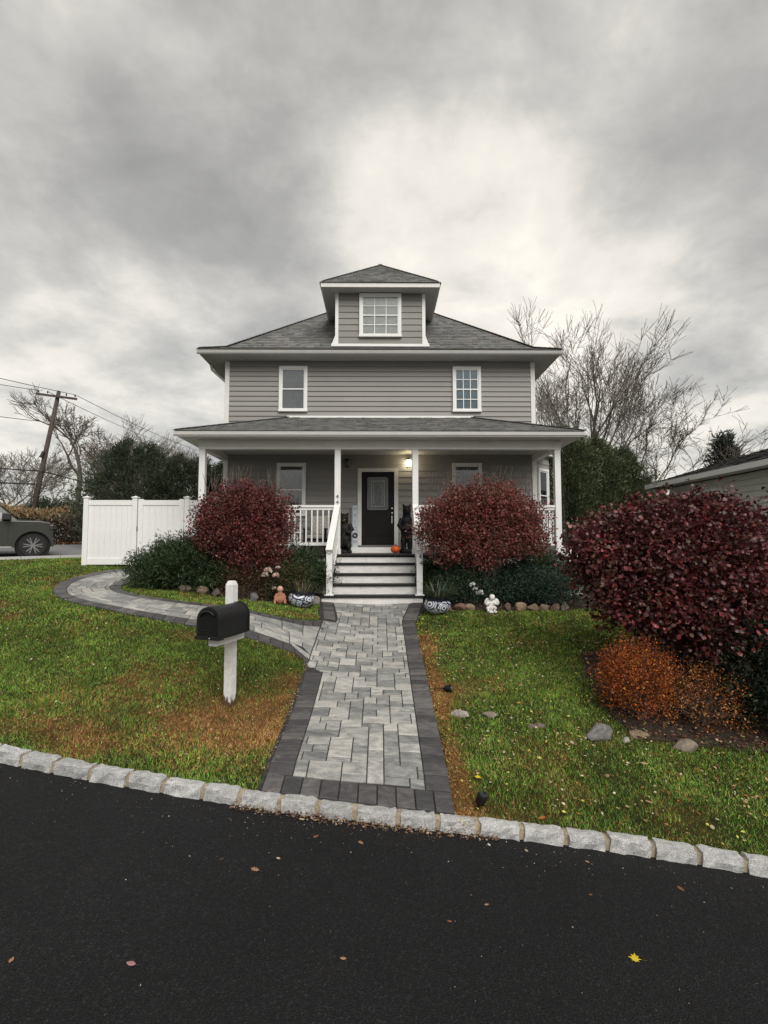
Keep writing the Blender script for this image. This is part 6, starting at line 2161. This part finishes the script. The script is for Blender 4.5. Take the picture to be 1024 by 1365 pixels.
def evergreen(name, label, loc, h, rx, ry, n, cols, seed, size=.14, shape='column', group=None, cat='tree', asp=.3):
    """dense conifer: sprays of small scales over an uneven crown, dark gaps between"""
    global rng
    rng = np.random.default_rng(seed)
    r = empty(name, loc, label, cat, group)
    MB().tube([(0, 0, -.1), (0, 0, h * .9)], [.10 + h * .012, .02], 8).obj('trunk', BARK, r)
    t = rng.random(n) ** .85
    a = rng.uniform(0, 2 * np.pi, n)
    if shape == 'cone': prof = (1 - t) ** .85
    elif shape == 'round': prof = np.sqrt(np.clip(1 - (2 * t - .85) ** 2 / 1.4, 0.02, 1))
    else: prof = np.clip(1.15 * (1 - t ** 2.6), .05, 1) * np.clip(.75 + t * 1.2, 0, 1)
    lob = 1 + .16 * np.sin(3 * a + 7 * t + seed) + .12 * np.sin(5 * a - 11 * t + 1) + .10 * np.sin(9 * a + 23 * t) + rng.normal(0, .06, n)
    rr = prof * (1 + (lob - 1) * (1.5 if shape == 'round' else 1)) * (.62 + .38 * rng.random(n) ** .5)
    P0 = np.stack([np.cos(a) * rx * rr, np.sin(a) * ry * rr, .1 + t * h * (1 + .05 * np.sin(4 * a + 2))], 1)
    k = 7
    P = np.repeat(P0, k, 0); nn = len(P)
    out = np.repeat(np.stack([np.cos(a), np.sin(a), np.full(n, .9)], 1), k, 0)
    P = P + rng.normal(0, size * .55, (nn, 3))
    D = unit(out + rdir(nn) * .8)
    L = size * rng.uniform(.6, 1.3, nn)
    V, F = leafgeo(P, D, unit(rdir(nn)), L, L * asp)
    tint = np.repeat(rng.uniform(.6, 1.4, n), k)[:, None]
    o = npmesh('foliage', V, F, LEAF, r, np.repeat(np.clip(pal(nn, cols) * tint, .002, 1), 4, 0)); o['kind'] = 'stuff'
    return r


EG = [(.048, .062, .040), (.066, .084, .052), (.092, .11, .068)]
EGL = [(.046, .066, .030), (.07, .094, .042), (.095, .12, .055), (.14, .15, .075)]
evergreen('arborvitae', 'big dark rounded evergreen left behind the fence', (-10.0, 20.5, 1.9), 4.3, 1.9, 1.6, 6500, EG, 201, .115, 'round', 'evergreens behind the left fence')
evergreen('arborvitae', 'lower dark evergreen behind the gate, right of the big rounded one', (-7.9, 20.3, 1.9), 3.7, 1.5, 1.5, 5000, EG, 202, .115, 'round', 'evergreens behind the left fence')
evergreen('arborvitae', 'dark evergreen behind the porch\'s left corner post', (-6.5, 21.5, 1.9), 3.7, 1.3, 1.3, 4200, EG, 203, .115, 'round', 'evergreens behind the left fence')
evergreen('arborvitae', 'green evergreen tree next to the right porch post', (6.4, 17.5, 1.4), 4.7, 1.15, 1.0, 6000, EGL, 204, .105, 'round', 'evergreens right of the house')
evergreen('arborvitae', 'tallest lit evergreen in the middle of the right group', (7.7, 18.2, 1.4), 4.5, 1.15, 1.0, 6000, EGL, 205, .105, 'round', 'evergreens right of the house')
evergreen('arborvitae', 'evergreen closest to the neighbour\'s roof', (8.9, 18.6, 1.4), 4.2, 1.15, 1.0, 6000, EGL, 206, .105, 'round', 'evergreens right of the house')
evergreen('arborvitae', 'farthest low evergreen in the gap before the neighbour\'s house corner', (11.2, 21.5, 1.4), 3.3, 1.5, 1.0, 4000, EGL, 208, .11, 'round', 'evergreens right of the house')
evergreen('spruce', 'small dark spruce top poking above the neighbour\'s roof', (19.5, 28, 1.9), 6.2, 1.9, 1.9, 700, [(.02, .03, .026), (.03, .042, .036)], 207, .34, 'cone', cat='tree', asp=.22)
for i, (x, y, h, rx, lb) in enumerate([(-17.5, 27, 2.3, 1.9, 'low dark evergreen shrub beyond the street beside the utility pole'), (-14.3, 27, 2.5, 2.0, 'low dark evergreen shrub beyond the street left of the fence'), (-21.6, 29, 1.9, 1.8, 'low dark shrub far behind the parked car'), (-11.5, 28, 2.8, 2.2, 'dark shrub mass behind the big rounded evergreen')]):
    evergreen('yew_shrub', lb, (x, y, 2.1), h, rx, 1.3, 1100, EG, 220 + i, .2, 'round', 'dark shrubs beyond the street', 'bush')


def brown_hedge():
    global rng
    rng = np.random.default_rng(61)
    r = empty('brown_hedge', (-14, 22.5, 2.1), 'brown dried twiggy hedge across the street with straw coloured top', 'hedge')
    n = 30000
    t = rng.uniform(-3, 21, n); wv = 7.2 + rng.uniform(0, 1.5, n); hgt = rng.random(n)
    x = ST_A[0] + ST_D[0] * t + ST_N[0] * wv; y = ST_A[1] + ST_D[1] * t + ST_N[1] * wv
    top = 1.50 + .28 * vnoise(t * 1.1, t * 0 + 3, 4) + .15 * vnoise(t * 4, t * 0, 8)
    z = 2.15 + hgt * top
    P = np.stack([x + 14, y - 22.5, z - 2.1], 1)
    D = unit(np.stack([rng.normal(0, .6, n), rng.normal(0, .6, n), rng.uniform(.1, 1.2, n)], 1))
    L = rng.uniform(.12, .32, n)
    V, F = leafgeo(P, D, rdir(n), L, L * .22)
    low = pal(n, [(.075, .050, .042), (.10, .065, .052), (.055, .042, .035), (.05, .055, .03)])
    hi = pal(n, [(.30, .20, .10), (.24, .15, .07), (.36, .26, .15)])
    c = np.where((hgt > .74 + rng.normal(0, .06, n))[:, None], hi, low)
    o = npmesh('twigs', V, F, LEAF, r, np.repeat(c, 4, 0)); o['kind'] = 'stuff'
    m = MB()
    for i in range(24):
        tt = -3 + i; p = ST_A + ST_D * tt + ST_N * 7.9
        m.tube([(p[0] + 14, p[1] - 22.5, -.1), (p[0] + 14.1, p[1] - 22.5, .5), (p[0] + 14 + random.uniform(-.2, .2), p[1] - 22.5, 1.2)], [.04, .03, .01], 5)
    m.obj('stems', BARK, r)


brown_hedge()

# ------------------------------------------------------------------ utility pole and wires


def utility_pole():
    B = Vector((-16.9, 24, 1.9)); T = Vector((-15.55, 24, 9.75))
    r = empty('utility_pole', B, 'leaning dark wooden utility pole with crossarm at the left', 'utility pole')
    MB().tube([(0, 0, -.3), (T - B) * .5, T - B], [.125, .11, .085], 12).obj('pole', POLE, r, smooth=True)
    d = T - B
    ca = d * .965
    MB().bar(ca + Vector((-.95, -.14, .10)), ca + Vector((1.0, -.14, -.16)), .08, .10).obj('crossarm', POLE, r)
    for k in (-.85, -.4, .5, .92):
        MB().lathe([(.02, 0), (.035, .03), (.025, .06), (.035, .09), (.015, .12)], tuple(ca + Vector((k, -.14, .06 - k * .135))), 10).obj('insulator', CARTRIM, r)
    MB().tube([d * .62 + Vector((0, -.15, 0)), d * .62 + Vector((-.1, -.2, -.3))], .07, 8).obj('cable_splice', WIRE, r)
    return B, T, d


PB, PT, PD = utility_pole()


def wire(a, b, sag, label, rad=.014):
    a = Vector(a); b = Vector(b); n = 18
    pts = [a.lerp(b, i / n) - Vector((0, 0, sag * 4 * (i / n) * (1 - i / n))) for i in range(n + 1)]
    o = Vector(a)
    m = MB().tube([p - o for p in pts], rad, 5)
    ob = m.obj('power_line', WIRE, None, o, fixn=False)
    tag(ob, label, 'power line', 'wires strung from the utility pole')


arm = PB + PD * .965
L1 = (-22.5, 13.5); FAR = Vector((-20.0, 62, 12.6))
wire(arm + Vector((-.85, -.14, .26)), (-19.5, 14.0, 8.6), .12, 'upper thin wire from the crossarm\'s left end toward the left edge')
wire(arm + Vector((.92, -.14, .05)), (-17.5, 14.0, 8.85), .12, 'highest wire from the crossarm\'s right end toward the left edge')
wire(PB + PD * .80 + Vector((-.1, -.15, 0)), (-19.5, 14.0, 7.45), .15, 'middle wire attached below the crossarm running left')
wire(PB + PD * .50 + Vector((0, -.17, 0)), (-19.5, 14.0, 5.75), .2, 'thick cable low on the pole running left', .03)
wire(PB + PD * .42 + Vector((0, -.17, 0)), (-19.5, 14.0, 5.1), .2, 'lowest thick cable on the pole running left', .035)
wire(arm + Vector((-.4, -.14, .2)), FAR + Vector((-1.0, 0, .5)), .5, 'upper wire from the crossarm running back toward the house roof')
wire(arm + Vector((.92, -.14, .05)), FAR + Vector((1.0, 0, .4)), .5, 'second wire from the crossarm running back toward the house')
wire(PB + PD * .80 + Vector((.1, -.15, 0)), FAR + Vector((0, 0, -1.6)), .6, 'wire below the crossarm running back past the hedge')
wire(PB + PD * .50 + Vector((.1, -.15, 0)), FAR + Vector((0, 0, -5.2)), .5, 'thick low cable running back behind the bare trees', .03)

# ------------------------------------------------------------------ parked car


def car():
    hd = R(38)
    wb = Vector((-10.52, 15.32, 0)); g = 1.945
    r = empty('parked_car', (wb.x, wb.y, g), 'grey sport utility vehicle parked on the street at the left edge', 'car'); r.rotation_euler = (0, 0, hd)
    # local: +x forward, -y is the side that faces the camera, origin below the front axle on that side
    W = 1.85; wr = .385
    def arch(cx, rad, n=9): return [(cx + rad * math.cos(t), .36 + rad * math.sin(t)) for t in np.linspace(math.pi, 0, n)]
    prof = [(-3.55, .50), (-3.55, .98), (-3.48, 1.12), (-.62, 1.13), (.1, 1.13), (.42, 1.09), (.50, 1.0), (.52, .82), (.50, .42)] + [p for p in arch(0, .46)[::-1]] + [p for p in arch(-2.72, .46)[::-1]]
    b = MB()
    prof2 = [(x, z) for x, z in prof]
    b.prism(prof2, 'y', .02, W - .02)
    body = b.obj('body', CARP, r, bevel=.05)
    # bonnet bulge
    h = MB(); h._add([(-.66, .22, 1.125), (.30, .26, 1.105), (.40, .34, 1.09), (-.66, 1.63, 1.125), (.30, 1.59, 1.105), (.40, 1.51, 1.09), (-.66, .40, 1.19), (.22, .46, 1.155), (-.66, 1.45, 1.19), (.22, 1.39, 1.155)], [(0, 1, 7, 6), (1, 2, 7), (3, 8, 9, 4), (4, 9, 5), (6, 7, 9, 8), (7, 2, 5, 9), (0, 6, 8, 3)])
    h.obj('bonnet', CARP, r)
    MB().prism([(-.60, 1.131), (.05, 1.131), (.02, 1.162), (-.60, 1.165)], 'y', .24, .4).obj('bonnet_trim', CARTRIM, r)
    # greenhouse
    zz0, zz1 = 1.12, 1.78; ins = .16
    gh = [(-3.35, zz0), (-.62, zz0), (-1.22, zz1), (-3.1, zz1)]
    gm = MB()
    lo = [(x, .06) for x, _ in gh[:2]]
    vs = [(-3.42, .05, zz0), (-.36, .05, zz0), (-1.05, .05 + ins, zz1), (-3.2, .05 + ins, zz1), (-3.42, W - .05, zz0), (-.36, W - .05, zz0), (-1.05, W - .05 - ins, zz1), (-3.2, W - .05 - ins, zz1)]
    gm._add(vs, [(0, 1, 2, 3), (7, 6, 5, 4), (1, 5, 6, 2), (0, 3, 7, 4), (3, 2, 6, 7)])
    gm.obj('cabin', CARP, r, bevel=.03)
    def side(u, v):  # point on the sloping side
        x0 = -3.42 + (.22) * v; x1 = -.36 - .69 * v
        return Vector((x0 + (x1 - x0) * u, .05 + ins * v - .008, zz0 + (zz1 - zz0) * v))
    for (u0, u1) in ((.06, .44), (.48, .90)):
        w = MB(); w._add([side(u0, .08), side(u1 + (.05 if u1 > .8 else 0), .08), side(u1 - (.02 if u1 > .8 else 0), .88), side(u0, .88)], [(0, 1, 2, 3)])
        w.v += [tuple(Vector(v) + Vector((0, .01, 0))) for v in w.v[:4]]; w.f += [(7, 6, 5, 4), (0, 4, 5, 1), (1, 5, 6, 2), (2, 6, 7, 3), (3, 7, 4, 0)]
        w.obj('side_window', DGLASS, r)
    ws = MB(); ws._add([(-.42, .14, zz0 + .05), (-.42, W - .14, zz0 + .05), (-1.02, W - .26, zz1 - .05), (-1.02, .26, zz1 - .05)], [(0, 1, 2, 3)])
    ws.v = [tuple(Vector(v) + Vector((.035, 0, .02))) for v in ws.v]
    ws.obj('windscreen', DGLASS, r)
    m = MB().box(-.78, -.56, -.20, .0, 1.13, 1.34); m.box(-.72, -.62, -.02, .08, 1.14, 1.2)
    m.obj('wing_mirror', CARTRIM, r, bevel=.04)
    for cx in (0, -2.72):
        a = MB()
        o = [(cx + .53 * math.cos(t), .36 + .53 * math.sin(t)) for t in np.linspace(math.pi * 1.02, -.02, 16)]
        i = [(cx + .455 * math.cos(t), .36 + .455 * math.sin(t)) for t in np.linspace(-.02, math.pi * 1.02, 16)]
        a.prism(o + i, 'y', -.035, .06); a.obj('wheel_arch', CARP, r)
        well = MB().lathe([(.45, .07), (.45, .5), (.01, .51)], (cx, 0, .37), 20, 'y'); well.obj('wheel_well', BLACK, r)
        for sy, yy in ((-1, .04), (1, W - .26)):
            w = MB(); w.lathe([(.255, 0), (.33, -.0), (.372, .03), (wr, .07), (wr, .17), (.37, .21), (.26, .22)], (cx, yy, wr), 30, 'y')
            wo = w.obj('wheel', TIRE, r, smooth=False)
            q = MB(); q.lathe([(.25, .03), (.262, .0), (.262, .06), (.20, .10), (.01, .10)], (cx, yy + .0, wr), 30, 'y')
            q.obj('rim', CARTRIM, wo)
            s = MB()
            for k in range(6):
                for dt in (-.12, .12):
                    t = k * math.pi / 3 + dt
                    s.bar((cx + .05 * math.cos(t), yy + .01, wr + .05 * math.sin(t)), (cx + .245 * math.cos(t + dt * .5), yy + .008, wr + .245 * math.sin(t + dt * .5)), .028, .03, (0, 1, 0))
            s.lathe([(.06, -.005), (.06, .05), (.01, .05)], (cx, yy, wr), 14, 'y')
            s.obj('spokes', RIM, wo)
    MB().box(-2.22, -.48, -.03, .14, .30, .345).obj('running_board', RIM, r, bevel=.01)
    MB().box(.40, .515, -.005, .30, .86, 1.02).obj('headlight', DGLASS, r, bevel=.02)
    MB().box(.44, .56, .0, W, .40, .62).obj('bumper', CARTRIM, r, bevel=.03)
    MB().box(-1.42, -1.30, .0, .02, .95, .98).obj('door_handle', CARTRIM, r)
    for x in (-.62, -1.75): MB().box(x - .004, x + .004, .012, .022, .46, 1.10).obj('door_seam', CARTRIM, r)


car()

# ------------------------------------------------------------------ neighbour's house


def neighbour():
    X0, Y0, Y1 = 9.0, 5.0, 15.4
    g = 1.0
    r = empty('neighbour_house', (12.5, 10, g), 'single storey grey sided neighbouring house at the right edge', 'house')
    O = Vector(r.location)
    def add(mb, name, m, parent=None, **k):
        mb.v = [tuple(Vector(v) - O) for v in mb.v]
        return mb.obj(name, m, parent or r, **k)
    add(MB().box(X0 + .02, 17.5, Y0, Y1, .6, 4.12), 'wall', SIDING_N)
    n = 17; z0 = 1.5; p = .154
    first = None
    for i in range(n):
        z = z0 + i * p
        if first is None:
            m = MB(); m._add([(0, Y0, 0), (-.036, Y0, 0), (-.004, Y0, p), (0, Y1, 0), (-.036, Y1, 0), (-.004, Y1, p), (0, Y0, p), (0, Y1, p)], [(0, 3, 4, 1), (1, 4, 5, 2), (2, 5, 7, 6), (0, 1, 2, 6), (3, 7, 5, 4)])
            m.v = [tuple(Vector(v) - Vector((0, 10, 0))) for v in m.v]
            first = m.obj('clapboard', SIDING_N, r); o = first
        else:
            o = first.copy(); COL.objects.link(o); o.parent = r
        o.location = (X0 + .02 - O.x, 10 - O.y, z - O.z)
    add(MB().box(X0 - .03, X0 + .1, Y1 - .1, Y1 + .03, .9, 4.1), 'corner_board', TRIM)
    ex, ey1, ez = 8.5, 15.9, 4.25
    sl = .34
    rd = 4.3
    rf = MB(); rf._add([(ex, Y0 - .5, ez), (ex, ey1, ez), (ex + rd, ey1 - rd, ez + rd * sl), (ex + rd, Y0 + 3, ez + rd * sl), (ex + 2 * rd + .4, ey1, ez), (ex + 2 * rd + .4, Y0 - .5, ez)], [(0, 3, 2, 1), (1, 2, 4), (4, 2, 3, 5), (0, 5, 3), (0, 1, 4, 5)])
    ro = add(rf, 'roof', SHINGLE)
    ro.data.color_attributes.new('Col', 'FLOAT_COLOR', 'POINT').data.foreach_set('color', np.tile([.05, .05, .05, 1], len(ro.data.vertices)).astype(np.float32))
    sh = MB(); su = math.hypot(1, sl)
    # the slope that faces the garden
    Ln = ey1 - Y0 + .5
    shingle(sh, (ex, ey1, ez + .004), (0, -1, 0), (1, 0, sl), [(0, -.03), (Ln, -.03), (Ln - 3.5, rd * su), (rd, rd * su)], seed=71, base=.052, course=.16)
    so = add(sh, 'shingles', SHINGLE, ro); so['kind'] = 'stuff'
    so.location = Vector((0, 0, 0))
    add(MB().box(ex - .03, ex + .01, Y0 - .5, ey1 + .03, ez - .135, ez + .012), 'fascia', WHITE)
    add(MB().box(ex + .011, X0 - .03, Y0 - .5, ey1, ez - .11, ez - .09), 'soffit', TRIM)
    add(MB().box(ex + .011, 17.6, Y1 + .04, ey1 + .02, ez - .11, ez - .09), 'soffit', TRIM)
    add(MB().box(ex + .012, 17.6, ey1 + .0, ey1 + .03, ez - .135, ez + .010), 'fascia', WHITE)
    # windows
    for (y0, y1) in ((13.0, 14.0), (14.05, 15.0)):
        w = MB(); c = .07; za, zb = 2.6, 3.86; xx = X0 - .03
        w.box(xx - .04, xx + .04, y0, y1, zb - c, zb); w.box(xx - .04, xx + .04, y0, y1, za, za + c); w.box(xx - .04, xx + .04, y0, y0 + c, za + c, zb - c); w.box(xx - .04, xx + .04, y1 - c, y1, za + c, zb - c)
        w.box(xx - .02, xx + .03, y0 + c, y1 - c, 3.21, 3.26)
        wo = add(w, 'window', WHITE)
        gm = MB().box(xx - .0, xx + .012, y0 + c * .5, y1 - c * .5, za + c * .5, zb - c * .5)
        gm.v = [tuple(Vector(v) - O) for v in gm.v]; gm.obj('glass_pane', DGLASS, wo)


neighbour()
